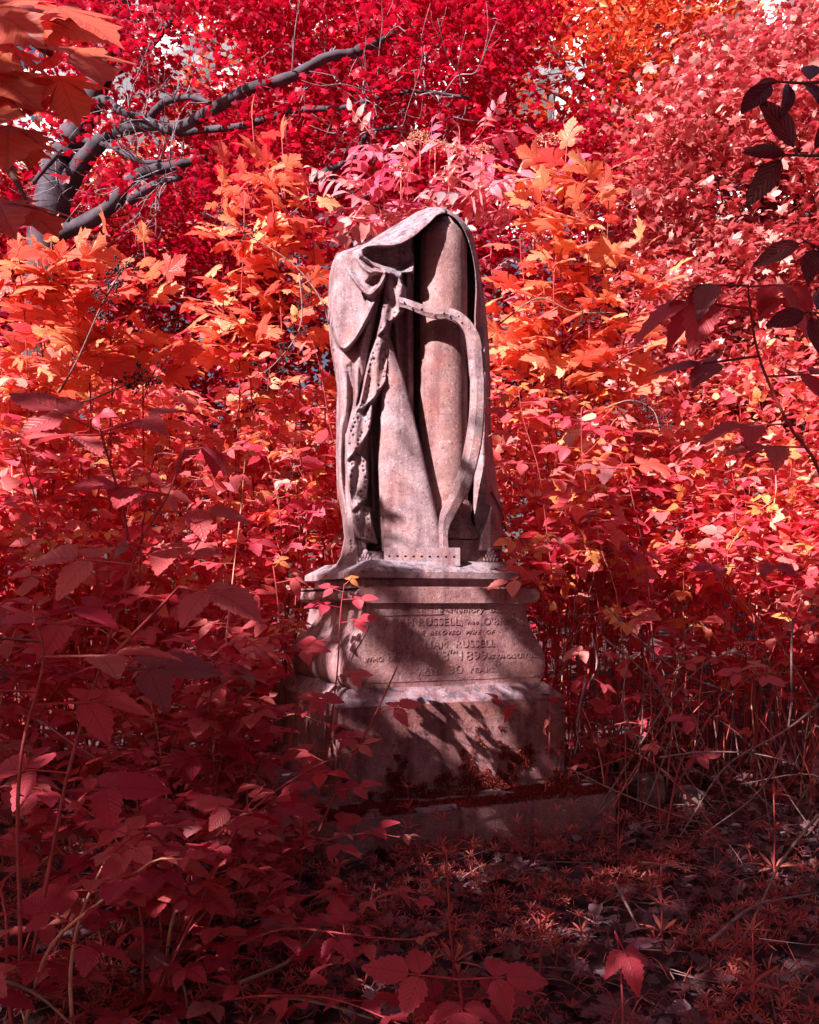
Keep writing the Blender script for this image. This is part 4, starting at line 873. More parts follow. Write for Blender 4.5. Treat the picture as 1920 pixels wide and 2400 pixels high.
# ------------------------------------------------------------------ sycamore saplings and elder behind
def sapling(label, stems, base, size, tint=None, pool=None, nl=16, t0=0.35, name='sycamore_sapling', cat='sapling', up=0.5, face=0.55):  # tint paints extra sun brightness into the high leaves
    b = Plant(name, label, cat, (base[0], base[1], gz(base[0], base[1])))
    for (px, py, d, bx) in stems:
        top = P(px, py, d); bot = Vector((bx, d + 0.25, gz(bx, d + 0.25) - 0.05)); mid = bot.lerp(top, 0.55) + Vector((random.uniform(-.1, .1), 0.1, 0.1))
        o, p = b.cane([bot, mid, top], 0.009, 0.003, 'stem', 'stem', 18, 0.03, 5)
        b.leaves(o, p, pool or SY, size, nl, t0, 1.0, up, tint, face)
        for s in range(3):
            i = int(len(p) * random.uniform(max(t0, .5), .92)); q = Vector(p[i]) + b.base; e = q + Vector((random.uniform(-.45, .45), random.uniform(-.35, .1), random.uniform(.05, .35)))
            o2, p2 = b.cane([q, q.lerp(e, .5) + Vector((0, 0, .05)), e], 0.004, 0.002, 'stem', 'branch', 10, 0.01, 4)
            b.leaves(o2, p2, pool or SY, size * .95, max(5, nl // 2), .25, 1.0, up, tint, face)
    return b
sapling('orange sycamore sapling with broad lobed leaves behind the statue on the right', [(1330, 330, 5.0, 0.9), (1270, 400, 5.0, 0.8), (1430, 430, 5.0, 1.1), (1500, 560, 4.9, 1.25), (1220, 480, 5.1, 0.7), (1380, 520, 4.9, 1.0), (1300, 560, 4.9, 0.9)], (0.95, 5.2), 0.19, (1.05, 1.5, 1.4), nl=15, t0=0.55)
sapling('red sycamore sapling with drooping lobed leaves left of the hood', [(590, 265, 5.2, -0.9), (660, 330, 5.2, -0.75), (520, 380, 5.2, -1.1), (640, 440, 5.1, -0.8), (720, 420, 5.2, -0.6), (570, 480, 5.1, -0.95)], (-0.9, 5.4), 0.175, (1.05, 1.4, 1.4), nl=15, t0=0.6)
sapling('sycamore sapling with large orange leaves at the left edge', [(120, 560, 4.4, -1.9), (250, 540, 4.5, -1.7), (340, 560, 4.6, -1.5), (40, 600, 4.3, -2.0), (190, 620, 4.4, -1.75), (75, 520, 4.9, -2.15), (95, 610, 4.9, -2.1), (60, 690, 4.9, -2.2)], (-1.8, 4.7), 0.19, (1.05, 1.3, 1.2), nl=12, t0=0.6)
el = sapling('elder shrub with pale flower heads behind the top of the statue', [(1010, 330, 5.6, 0.15), (960, 370, 5.6, 0.0), (1080, 350, 5.7, 0.35), (1150, 400, 5.6, 0.5), (900, 400, 5.6, -0.15), (1050, 440, 5.5, 0.25)], (0.2, 5.8), 0.30, (1.15, 2.8, 2.6), EL, 14, 0.6, 'elder_shrub', 'shrub')  # leaf tint pushed pale for sunlight behind the statue's head
for px, py in ((985, 325), (1020, 345), (1060, 355), (1130, 355), (1250, 560), (940, 400), (1280, 330)):
    q = P(px, py, 5.5) - el.base; N = 240; a = rng.random(N) * 6.28; rr = np.sqrt(rng.random(N)) * 0.085
    pos = np.stack([rr * np.cos(a), rr * np.sin(a), 0.02 * (1 - (rr / .085) ** 2) + rng.normal(0, .006, N)], -1) + np.array(q)
    tv = np.array([(-.5, 0, 0), (0, -.5, 0.1), (.5, 0, 0), (0, .5, 0.1)]); V, T, R = cloud(tv, np.array([(0, 1, 2), (0, 2, 3)]), pos, rng.normal(0, 1, (N, 3)), np.array([[0, -.3, 1.0]]) + rng.normal(0, .4, (N, 3)), rng.uniform(.007, .013, N))
    link('flower_head', mesh_np('flower_head', V, T, R), el.root, M['flower'])
    tube('flower_stalk', [tuple(q + Vector((0, 0.06, -0.22))), tuple(q + Vector((0, 0.02, -0.1))), tuple(q)], 0.003, M['palestem'], el.root, 4)

# ------------------------------------------------------------------ leafy mass deeper in the thicket (nobody could count it)
def leaf_template(kind):
    if kind == 'toothed':
        v, t, u = blade(1.0, 0.36, 4, 0.1, 0.25, 0.15, seed=3); return v, t
    if kind == 'maple':
        o = np.array([(0, 0), (.32, .02), (.24, .26), (.52, .5), (.24, .52), (.2, .78), (0, 1.0), (-.2, .78), (-.24, .52), (-.52, .5), (-.24, .26), (-.32, .02)]); z = -0.25 * (o[:, 0] ** 2 + (o[:, 1] - .3) ** 2)
        V = np.vstack([[0, .3, 0.04], np.column_stack([o, z])]); T = np.array([(0, 1 + i, 1 + (i + 1) % 12) for i in range(12)]); return V, T
    return np.array([(0, 0, 0), (.3, .42, .05), (0, 1, -.12), (-.3, .42, .05)]), np.array([(0, 1, 2), (0, 2, 3)])
def leaf_mass(name, label, pos, size, mat, kind='toothed', parent=None, up=0.5, face=0.1, cat=None):
    tv, tt = leaf_template(kind); N = len(pos)
    d = rng.normal(0, 1, (N, 3)) * np.array([1, 1, 0.45]); n = np.array([[0, -face, 1.0]]) + rng.normal(0, up, (N, 3))
    V, T, R = cloud(tv, tt, pos, d, n, size)
    o = link(name, mesh_np(name, V, T, R), parent, M[mat]); o['kind'] = 'stuff'
    if label: o['label'] = label
    return o
def top_h(x, y):
    """height of the thicket over the ground plan"""
    back = np.clip((y - 3.9) / 1.9, 0, 1); h = 1.0 + 1.65 * back + 0.25 * np.sin(x * 2.3 + 1) + 0.15 * np.sin(x * 5.1) + 0.12 * np.sin(y * 6 + x * 3)
    return h + 0.25 * np.clip(-x - 1.2, 0, 1.5) * 0
def sample_mass(n, xr, yr, floor):
    out = []
    while len(out) < n:
        x = rng.uniform(*xr, n * 3); y = rng.uniform(*yr, n * 3); t = top_h(x, y); z = t * rng.random(n * 3) ** 0.6
        fl = np.where(x > 0.4, np.where(y < 4.6, 0.95, np.where(y < 5.2, 0.5, 0.1)), floor)
        ok = (z > fl) & ~((np.abs(x) < 0.68) & (y < 4.95)) & ~((x > 0.3) & (y < 4.25)) & ~((x < 0) & (y < 3.9 - 0.35 * np.clip(-x - 0.8, 0, 2)))
        # clumping
        c = np.array([noise.noise(Vector((a * 1.7, b * 1.7, e * 1.7))) for a, b, e in zip(x[ok], y[ok], z[ok])])
        k = c > -0.12 - 0.2 * rng.random(len(c)); out += list(np.stack([x[ok], y[ok], z[ok]], -1)[k])
    return np.array(out[:n])
pos = sample_mass(32000, (-3.9, 3.9), (3.4, 7.4), 0.15)
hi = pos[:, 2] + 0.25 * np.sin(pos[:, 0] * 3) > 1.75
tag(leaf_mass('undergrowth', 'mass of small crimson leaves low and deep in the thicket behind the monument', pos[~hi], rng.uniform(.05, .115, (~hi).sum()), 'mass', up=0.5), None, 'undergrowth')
o = tag(leaf_mass('undergrowth', 'mass of small orange leaves tinted as sunlit in the top of the thicket', pos[hi], rng.uniform(.05, .11, hi.sum()), 'mass', up=0.5), None, 'undergrowth'); o.color = (1.15, 2.5, 1.9, 1)  # same leaves as below, recoloured brighter to paint in the sun
parts = []
for k in range(170):
    x = random.uniform(-3.2, 3.2); y = random.uniform(4.0, 6.4)
    if abs(x) < 0.7 and y < 4.9: continue
    h = float(top_h(x, y)) * random.uniform(.5, 1.05); b = np.array((x, y, gz(x, y))); e = b + np.array((random.gauss(0, .25), random.gauss(-.1, .2), h))
    parts.append(tube_arrays(catmull([b, (b + e) / 2 + np.array(rv(.08)), e], 7), np.linspace(.005, .0018, 7), 4))
V, T = join_arrays(parts); o = link('undergrowth_stems', mesh_np('undergrowth_stems', V, T, smooth=True), None, M['stem']); tag(o, 'crowd of thin red stems deep in the thicket', 'stems', None, 'stuff')

# ------------------------------------------------------------------ trees
def limb(t, pts, r0, r1, mat='bark', name='limb', n=None, amp=0.05, sides=9):
    b = Vector(t.location); n = n or (6 * len(pts)); p = wobble(catmull([tuple(Vector(q) - b) for q in pts], n), amp, 1.3, random.uniform(0, 40))
    return tube(name, p, np.linspace(r0, r1, n) * (1 + 0.08 * np.sin(np.arange(n) * 1.7)), M[mat], t, sides), p
def twigs(t, roots, n, L, mat, r=0.006, spread=1.0, dirs=None):
    """a spray of fine branching twigs starting at given points (tree-local)"""
    parts = []
    for k in range(n):
        q = np.array(random.choice(roots)); d = np.array(rv(1)) * np.array([1, 0.6, 0.7]) * spread
        if dirs is not None: d = d + np.array(dirs)
        d /= np.linalg.norm(d) + 1e-9; l = L * random.uniform(.4, 1.1); pts = [q]; c = d.copy()
        for s in range(5):
            c = c + np.array(rv(.35)); c /= np.linalg.norm(c); pts.append(pts[-1] + c * l / 5)
        pts = catmull(pts, 11); parts.append(tube_arrays(pts, np.linspace(r, r * .3, 11), 4))
        for s in range(3):
            a = pts[random.randint(3, 9)]; e = np.array(rv(1)); e /= np.linalg.norm(e); e = e * .6 + c
            parts.append(tube_arrays(catmull([a, a + e * l * .12 + np.array(rv(.03)), a + e * l * .3], 5), np.linspace(r * .5, r * .2, 5), 3))
    V, T = join_arrays(parts); o = link('twigs', mesh_np('twigs', V, T, smooth=True), t, M[mat]); o['kind'] = 'stuff'; return o
def px_clumps(n, xr, yr, dr, per, sig, keep=None, flat=0.55):
    """leaf positions in clumps spread through the volume behind a stretch of the view"""
    C = []
    while len(C) < n:
        x, y, d = rng.uniform(*xr), rng.uniform(*yr), rng.uniform(*dr)
        if keep is None or keep(x, y, d): C.append(np.array(P(x, y, d)))
    C = np.array(C); N = n * per
    off = rng.normal(0, 1, (N, 3)) * sig * np.array([1, 1, flat]); return np.repeat(C, per, 0) + off, C
GAPS = [(480, 105, 120, 75), (1285, 200, 85, 110), (255, 340, 90, 60), (60, 360, 50, 60), (1010, 300, 40, 30), (750, 70, 50, 40)]      # openings in the canopy where the sky shows
def open_sky(x, y): return any(((x - a) / c) ** 2 + ((y - b) / e) ** 2 < 1 for a, b, c, e in GAPS)
# 1 — crimson-leaved tree with the grey forking trunk at upper left
tb = P(120, 1500, 9.0); tl = thing('crimson_tree', 'dark crimson tree with a forked grey trunk at upper left', 'tree', (tb.x - 0.2, 9.0, gz(tb.x, 9.0)))
D = 9.0
limb(tl, [(tb.x - .3, D, gz(tb.x, D) - .1), P(85, 900, D), P(125, 470, D), P(175, 330, D), P(225, 190, D), P(270, 60, D), P(300, -80, D + .3)], 0.24, 0.07, name='trunk', n=40, amp=0.06, sides=14)
limbs = [([P(125, 480, D), P(190, 390, D - .1), P(250, 320, D - .3), P(330, 296, D - .6), P(420, 310, D - 1.0)], .17, .06), ([P(110, 430, D), P(150, 350, D), P(120, 380, D - .3), P(80, 430, D - .5)], .06, .03),
         ([P(185, 300, D), P(215, 240, D - .2), P(250, 232, D - .4), P(290, 270, D - .6), P(350, 285, D - .8), P(400, 310, D - 1)], .09, .04), ([P(330, 296, D - .6), P(370, 240, D - .9), P(420, 225, D - 1.2), P(500, 250, D - 1.6)], .06, .03),
         ([P(400, 300, D - 1.2), P(500, 255, D - 1.8), P(590, 215, D - 2.1), P(690, 180, D - 2.2), P(770, 140, D - 2.2), P(840, 130, D - 2.2)], .075, .05), ([P(840, 130, D - 2.2), P(890, 90, D - 1.8), P(960, 60, D - 1.2)], .06, .02),
         ([P(200, 330, D), P(270, 350, D - .4), P(330, 375, D - .7), P(380, 380, D - .9)], .05, .025), ([P(120, 560, D), P(260, 470, D - .6), P(330, 410, D - 1), P(400, 390, D - 1.2), P(480, 370, D - 1.3)], .12, .05),
         ([P(300, 470, D - 1), P(360, 430, D - 1.2), P(430, 420, D - 1.4)], .07, .03), ([P(700, 440, D - 2), P(760, 400, D - 2), P(830, 370, D - 2), P(870, 310, D - 2.1), P(930, 290, D - 2.2)], .045, .02),
         ([P(740, 410, D - 2), P(800, 425, D - 2), P(880, 430, D - 2.1)], .05, .02), ([P(230, 190, D), P(330, 130, D - .3), P(420, 20, D - .6)], .06, .03), ([P(250, 150, D), P(260, 90, D), P(280, 20, D)], .07, .05),
         ([P(420, 310, D - 1), P(560, 300, D - 1.6), P(700, 260, D - 1.9), P(820, 250, D - 2.1), P(960, 210, D - 2.2), P(1100, 230, D - 2.3)], .05, .015)]
roots = []
for pts, r0, r1 in limbs:
    o, p = limb(tl, pts, r0 * .68, r1 * .7); roots += [tuple(q) for q in p[len(p) // 2:]]
b = Vector(tl.location)
for q in [(700, 150), (900, 200), (1000, 240), (850, 330), (950, 330), (1050, 180), (800, 60), (1120, 330), (1180, 260), (1000, 120), (760, 290), (880, 380)]: roots.append(tuple(P(q[0], q[1], 7.0) - b))
twigs(tl, roots, 110, 0.9, 'twig', 0.0065)
def keep1(x, y, d):
    if open_sky(x, y): return False
    if 430 < x < 580 and 60 < y < 150: return random.random() < 0.25
    if 180 < x < 330 and 280 < y < 420: return random.random() < 0.2
    if 40 < x < 110 and 300 < y < 420: return False
    if x > 1330 and 120 < y < 260: return random.random() < 0.15
    if x < 470 and y > 120 and d < 9.2: return False
    if d < 7.6 and abs(y - np.interp(x, [400, 590, 690, 770, 840], [300, 215, 180, 140, 130])) < 24 and x < 860: return False
    if x > 1290 + max(0, y - 150) * .6: return False
    return noise.noise(Vector((x * .012, y * .012, d * .5))) > -0.04
pos, C = px_clumps(560, (130, 1440), (-60, 470), (6.8, 11.5), 58, 0.19, keep1)
leaf_mass('crown', None, pos - np.array(b), rng.uniform(.055, .10, len(pos)), 'crimson', 'maple', tl, 0.6, 0.2)

# 2 — orange trees farther back
def far_tree(label, px, d, xr, yr, n, mat, leaf, stems, name='orange_tree', per=55, sig=0.3, barkm='bark2', keep=None, kind='diamond', dd=1.5, up=0.7):
    q = P(px, 1300, d); t = thing(name, label, 'tree', (q.x, d, gz(q.x, d))); bb = Vector(t.location)
    top = P(px, yr[0], d); limb(t, [(q.x, d, gz(q.x, d) - .1), q.lerp(top, .35) + rv(.1), q.lerp(top, .7) + rv(.15), top], 0.02 * d, 0.006 * d, barkm, 'trunk', 24, .12, 9)
    rt = []
    for pts, r0, r1 in stems:
        o, p = limb(t, [P(a, bq, d + c) for a, bq, c in pts], r0, r1, barkm); rt += [tuple(x) for x in p[len(p) // 3:]]
    if rt: twigs(t, rt, 46, 0.09 * d, barkm, 0.0012 * d)
    pos, C = px_clumps(n, xr, yr, (d - dd, d + dd), per, sig, lambda a, c, e: (not open_sky(a, c) or random.random() < .12) and (keep is None or keep(a, c, e)))
    leaf_mass('crown', None, pos - np.array(bb), rng.uniform(leaf * .7, leaf * 1.25, len(pos)), mat, kind, t, up, 0.2)
    return t
far_tree('tall orange tree with dark upswept branches at upper right', 1420, 13.0, (1180, 1760), (-150, 420), 210, 'orange', 0.14,
         [([(1440, 420, 0), (1420, 280, 0), (1400, 150, 0), (1380, -60, 0)], .13, .06), ([(1470, 330, 0), (1480, 180, 0), (1500, 0, 0), (1510, -80, 0)], .10, .05), ([(1420, 300, 0), (1350, 200, 0), (1290, 110, 0), (1230, 40, 0)], .09, .03), ([(1480, 300, .2), (1550, 160, .2), (1600, 60, .2), (1640, -60, .2)], .1, .05),
          ([(1430, 240, 0), (1460, 100, 0), (1450, -60, 0)], .07, .04), ([(1440, 380, 0), (1370, 260, 0), (1260, 200, 0)], .06, .02), ([(1500, 400, 0), (1560, 260, 0), (1680, 120, 0)], .08, .03), ([(1500, 350, 0), (1530, 200, 0), (1550, -60, 0)], .07, .04)], per=50, sig=.38, keep=lambda x, y, d: not (1370 < x < 1470 and 120 < y < 320 and random.random() < .75) and noise.noise(Vector((x * .01, y * .01, d * .4))) > -.28)
far_tree('pale orange tree seen through gaps at top centre', 640, 17.0, (430, 900), (-100, 480), 110, 'orange', 0.17, [([(650, 500, 0), (640, 300, 0), (620, 60, 0)], .1, .05), ([(645, 350, 0), (720, 200, 0), (780, 80, 0)], .07, .03)], per=50, sig=.5)
far_tree('distant orange tree low behind the grey trunk', 300, 16.0, (-100, 480), (300, 900), 130, 'orange', 0.16, [([(300, 800, 0), (310, 600, 0), (330, 380, 0)], .12, .05)], per=50, sig=.5)
far_tree('distant red tree behind the hood and saplings', 1000, 15.0, (380, 1500), (350, 1250), 470, 'crimson', 0.2, [([(1000, 900, 0), (1010, 650, 0), (1020, 380, 0)], .12, .05)], 'red_tree', per=50, sig=.5)
far_tree('distant red tree behind the left bank', -100, 14.0, (-350, 650), (420, 1350), 330, 'crimson', 0.17, [([(-90, 900, 0), (-60, 650, 0), (-80, 400, 0)], .12, .05)], 'red_tree', per=50, sig=.5)
# 3 — salmon maple on the right
far_tree('salmon pink maple with dense hanging leaves on the right', 1850, 8.0, (1440, 2150), (40, 1080), 400, 'salmon', 0.088,
         [([(1850, 1000, 0), (1800, 700, 0), (1700, 450, 0), (1600, 330, 0)], .06, .02), ([(1840, 800, 0), (1760, 500, 0), (1740, 250, 0)], .06, .02), ([(1850, 600, 0), (1900, 300, 0), (1960, 100, 0)], .06, .02)], 'salmon_maple', per=70, sig=.20, keep=lambda x, y, d: x > 1480 + max(0, 330 - y) * 0.85 - (d - 7) * 10 and noise.noise(Vector((x * .011, y * .011, d * .6))) > -.06, kind='maple', dd=1.3, up=0.8)
far_tree('dark red maple behind the right bank', 1650, 10.5, (1380, 2200), (450, 1350), 260, 'crimson', 0.12, [([(1650, 1000, 0), (1640, 700, 0), (1600, 480, 0)], .08, .03)], 'red_tree', per=55, sig=.35, kind='maple')

far_tree('crimson tree standing beyond the left edge of the view', -420, 12.0, (-950, 130), (-200, 1250), 330, 'crimson', 0.14, [([(-400, 900, 0), (-380, 600, 0), (-300, 200, 0)], .12, .05), ([(-400, 700, 0), (-500, 400, 0), (-560, 100, 0)], .09, .03)], 'crimson_tree', per=50, sig=.4, barkm='bark', keep=lambda x, y, d: not (0 < x < 130 and 100 < y < 420))
far_tree('orange tree standing beyond the right edge of the view', 2350, 11.0, (2000, 2900), (-200, 1250), 260, 'orange', 0.13, [([(2340, 900, 0), (2380, 500, 0), (2300, 100, 0)], .12, .05)], per=50, sig=.4)

# 4 — sycamore that overhangs the upper left corner; its crown shades the foreground
sy = thing('sycamore_tree', 'sycamore whose big orange leaves overhang the upper left corner', 'tree', (-3.4, -1.2, gz(-3.4, -1.2))); sb = Vector(sy.location)
limb(sy, [(-3.4, -1.2, -.1), (-3.35, -1.2, 2.0), (-3.5, -1.15, 4.0), (-3.6, -1.1, 6.2)], .22, .07, 'bark', 'trunk', 26, .05, 12)
for e in [(-1.2, -0.6, 4.6), (-6.2, -1.6, 5.4), (-4.6, -0.2, 5.8), (-2.2, -2.0, 5.2), (0.4, -1.2, 4.0), (-7.6, -1.0, 4.8)]:
    limb(sy, [(-3.45, -1.18, 3.0 + random.uniform(-.4, .6)), Vector((-3.45, -1.18, 3.4)).lerp(Vector(e), .5) + Vector((0, 0, .25)), e], .08, .02, 'bark')
br, bp_ = limb(sy, [(-3.4, -1.2, 2.5), (-2.2, 0.2, 2.75), (-1.5, 1.2, 2.55), P(20, 60, 2.1), P(110, 130, 2.05)], .04, .006, 'bark2', 'branch', 30, .02, 6)
br2, bp2 = limb(sy, [(-2.2, 0.2, 2.7), (-1.55, 1.2, 2.2), P(-60, 330, 2.1), P(20, 400, 2.05), P(60, 470, 2.0)], .02, .004, 'bark2', 'branch', 24, .01, 6)
for (px, py, d, az, el_, size) in [(30, 30, 2.1, 5.5, -.4, .21), (150, 20, 2.05, 5.9, -.45, .22), (190, 120, 1.95, 5.4, -.7, .22), (120, 130, 2.1, 5.0, -.6, .18), (20, 110, 1.95, 4.9, -.7, .2), (60, 190, 2.0, 5.2, -.8, .22), (150, 200, 1.95, 5.3, -.9, .2), (10, 230, 1.9, 4.9, -.6, .24), (20, 300, 1.9, 5.1, -.6, .25), (110, 60, 2.2, 5.9, -.2, .2), (-20, 20, 1.95, 5.6, -.5, .22), (60, 330, 2.0, 5.2, -.9, .16),
                                    (0, 480, 2.0, 5.2, -.5, .22), (40, 480, 2.05, 5.8, -.5, .2), (-20, 170, 1.9, 5.8, -.5, .2), (90, 20, 2.2, 5.2, -.5, .2)]:
    q = P(px, py, d) - sb; dd_ = Vector((math.cos(az), math.sin(az), el_))
    place(random.choice(SY), 'leaf', br if py < 320 else br2, q - dd_ * size * .6, dd_, Vector((.25, -.75, .55)) + rv(.2), size)
# crown: only where its shadow should reach; seen from the scene it lies towards the sun
def shade_crown(n):
    rng = np.random.default_rng(5); out = []; s = np.array(SUN)
    while len(out) < n:
        q = np.stack([rng.uniform(-10.5, 4.0, n * 2), rng.uniform(-3.0, 2.1, n * 2), rng.uniform(2.45, 9.0, n * 2)], -1)
        t = (q[:, 1] - 3.65) / s[1]; hit = q - s * t[:, None]              # where the shadow of this leaf meets the plane of the monument
        x, z = hit[:, 0], hit[:, 2]
        nz = np.array([noise.noise(Vector((a * 2.2, c * 2.2, 0.3))) for a, c in zip(x, z)]); nf = np.array([noise.noise(Vector((a * 3.8 + c, c * 3.8, 5.3))) for a, c in zip(x, z)])
        mid = np.exp(-((x - 0.2) / 0.8) ** 4)
        edge = 1.45 + 0.50 * mid + 0.85 * np.clip((-0.8 - x) / 0.8, 0, 1) + 0.32 * nz - 0.1 * np.clip(x - 1.6, 0, 1)
        dens = np.clip((edge - z) / 0.5, 0, 1) * (1 - 0.35 * np.clip((z - 1.4) / .4, 0, 1))
        dap = np.clip((nf - 0.04 + 0.05 * (z > 1.0)) * 5, 0.0, 1.0); low = np.clip((0.22 - z) / 0.25, 0, 1)
        dens *= 1 - mid * (1 - low) * (1 - dap)
        for gx, gzz, gr, ga in ((1.35, -0.95, 0.4, .45), (2.1, 0.1, 0.35, .5), (0.8, 0.35, 0.28, .5), (1.0, -1.6, 0.35, .6), (1.75, -1.35, .4, .3), (2.2, -1.5, .4, .3), (-0.22, 0.84, .17, .85), (0.1, 0.70, .12, .7), (0.38, 0.80, .13, .8), (0.42, 0.36, .16, .8), (0.0, 0.33, .12, .7), (0.2, 0.9, .1, .6)):   # openings shaped into the crown so sun reaches chosen leaves and stone
            dens *= 1 - ga * np.exp(-((x - gx) ** 2 + (z - gzz) ** 2) / gr ** 2)
        ok = (rng.random(len(x)) < dens ** 1.2) & (z > -7); out += list(q[ok])
    return np.array(out[:n])
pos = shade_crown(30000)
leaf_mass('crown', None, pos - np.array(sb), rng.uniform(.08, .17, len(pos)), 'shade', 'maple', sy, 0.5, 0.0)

# 5 — laurel twigs hanging in from the right
la = thing('laurel_shrub', 'glossy dark laurel twigs hanging in from the upper right', 'shrub', (1.62, 2.0, gz(1.62, 2.0))); lb = Vector(la.location)
tube('stem', [tuple(Vector(q) - lb) for q in [(1.62, 2.0, -.05), (1.58, 1.98, 1.0), (1.5, 1.95, 2.0), (1.42, 1.9, 2.7)]], .016, M['bark2'], la, 6)
for pts, lv in [([(2150, 300, 1.9), (1980, 200, 1.85), (1880, 195, 1.8), (1800, 190, 1.8)], [(0.98, 3.9, -.7, .115), (0.9, 3.4, .0, .05), (0.8, 4.6, -.7, .09), (0.72, 4.9, -.5, .1), (0.66, 1.3, .7, .10), (0.55, 5.5, -.6, .12), (0.6, 5.0, -.8, .1)]),
                ([(2150, 420, 1.9), (1990, 365, 1.85), (1900, 365, 1.8), (1825, 362, 1.8)], [(0.98, 3.6, -1.1, .115), (0.9, 3.2, .1, .095), (0.85, 4.0, .8, .13), (0.7, 5.0, .6, .1), (0.6, 5.6, -.5, .11)]),
                ([(2150, 700, 1.9), (2000, 640, 1.85), (1930, 590, 1.8), (1880, 560, 1.8)], [(0.98, 3.0, -.3, .1), (0.9, 5.2, -.5, .1), (0.8, 4.4, -.7, .1), (0.6, 5.6, .1, .12)]),
                ([(2150, 760, 1.9), (2000, 740, 1.85), (1930, 735, 1.8), (1890, 730, 1.8)], [(0.98, 3.6, -.3, .1), (0.95, 4.8, -1.2, .1), (0.9, 5.5, -.9, .1), (0.85, 1.2, .6, .09), (0.7, 5.2, .2, .1)])]:
    w = catmull([tuple(P(*q) - lb) for q in pts], 16); o = tube('twig', w, np.linspace(.005, .002, 16), M['bark2'], la, 5)
    for t, az, e, s in lv:
        k = int(t * 15); place(random.choice(LA), 'leaf', o, Vector(w[k]), Vector((math.cos(az), math.sin(az) * .5, e)), Vector((random.uniform(-.4, .6), -1, .25)), s)

# white cloud shapes added far behind the trees to brighten the sky gaps
def clouds():
    parts = []
    for (px, py, d, s) in [(250, 250, 260, 1.0), (520, 120, 280, 1.2), (60, 380, 250, .9), (900, 350, 300, 1.0), (1380, 180, 270, 1.1), (1250, 380, 290, 1.0), (1650, 560, 280, 1.0), (1800, 60, 300, 1.1), (800, 60, 290, .9), (430, 520, 300, 1.1)]:
        c = np.array(P(px, py, d))
        for k in range(60):
            o = rng.normal(0, 1, 3) * np.array([24, 9, 7]) * s; r = random.uniform(3, 9) * s
            parts.append((icoC * r * np.array([1.2, 1, .85]) + c + o + rng.normal(0, .25, (len(icoC), 3)), icoCT))
    V, T = join_arrays(parts); return tag(link('added_clouds', mesh_np('added_clouds', V, T, smooth=True), None, M['cloud']), 'white cloud shapes added to brighten the sky gaps in the trees', None, None, 'structure')
bmc = bmesh.new(); bmesh.ops.create_icosphere(bmc, subdivisions=2, radius=1.0); icoC = np.array([v.co[:] for v in bmc.verts]); icoCT = np.array([[v.index for v in f.verts] for f in bmc.faces]); bmc.free()
clouds()

# ------------------------------------------------------------------ ground layer
def in_step(x, y, m=0.0):
    q = to_local([(x, y, 0)])[0]; return abs(q[0]) < 0.66 + m and abs(q[1]) < 0.74 + m
# dead leaves: the nearest as single pieces of the ground, the rest as litter
LI = leaf_set('dead_leaf', M['litter'], [lobed_leaf(s) for s in (101, 102, 103)] + [single_leaf(s, 6, .32) for s in (104, 105, 106)])
for k in range(240):
    y = 1.75 + 2.2 * random.random() ** 1.3; x = random.uniform(-.55, .62) * y * (0.9 if k % 3 else .6) + 0.25
    if in_step(x, y, .02): continue
    a = random.uniform(0, 6.28); place(random.choice(LI), 'dead_leaf', ground, (x, y, gz(x, y) + random.uniform(-.02, .02)), (math.cos(a), math.sin(a), random.uniform(-.25, .25)), Vector((0, 0, 1)) + rv(.35), random.uniform(.05, .11), random.choice([(1, 1, 1), (1.3, 1.0, 1.1), (.8, .7, .8), (1.2, 1.25, 1.4)]))
N = 9000; x = rng.uniform(-2.4, 2.6, N); y = rng.uniform(1.3, 5.2, N); ok = np.array([not in_step(a, c) for a, c in zip(x, y)]); x, y = x[ok], y[ok]
pos = np.stack([x, y, np.array([gz(a, c) for a, c in zip(x, y)]) + rng.uniform(-.03, .015, len(x))], -1)
leaf_mass('leaf_litter', 'brown and mauve dead leaves covering the ground', pos, rng.uniform(.025, .07, len(pos)), 'litter', 'maple', None, .45, 0, None)
parts = []
for k in range(700):
    x, y = random.uniform(-2, 2.2), random.uniform(1.5, 4.2)
    if in_step(x, y, .05): continue
    a = random.uniform(0, 6.28); L = random.uniform(.05, .3); c = np.array((x, y, gz(x, y) + random.uniform(-.01, .02))); d = np.array((math.cos(a), math.sin(a), random.uniform(-.05, .25))) * L
    parts.append(tube_arrays(catmull([c, c + d / 2 + np.array(rv(.02)), c + d], 5), np.linspace(.0022, .001, 5), 4))
V, T = join_arrays(parts); tag(link('twig_litter', mesh_np('twig_litter', V, T, smooth=True), None, M['dry']), 'scatter of thin dry twigs on the ground', None, None, 'stuff')
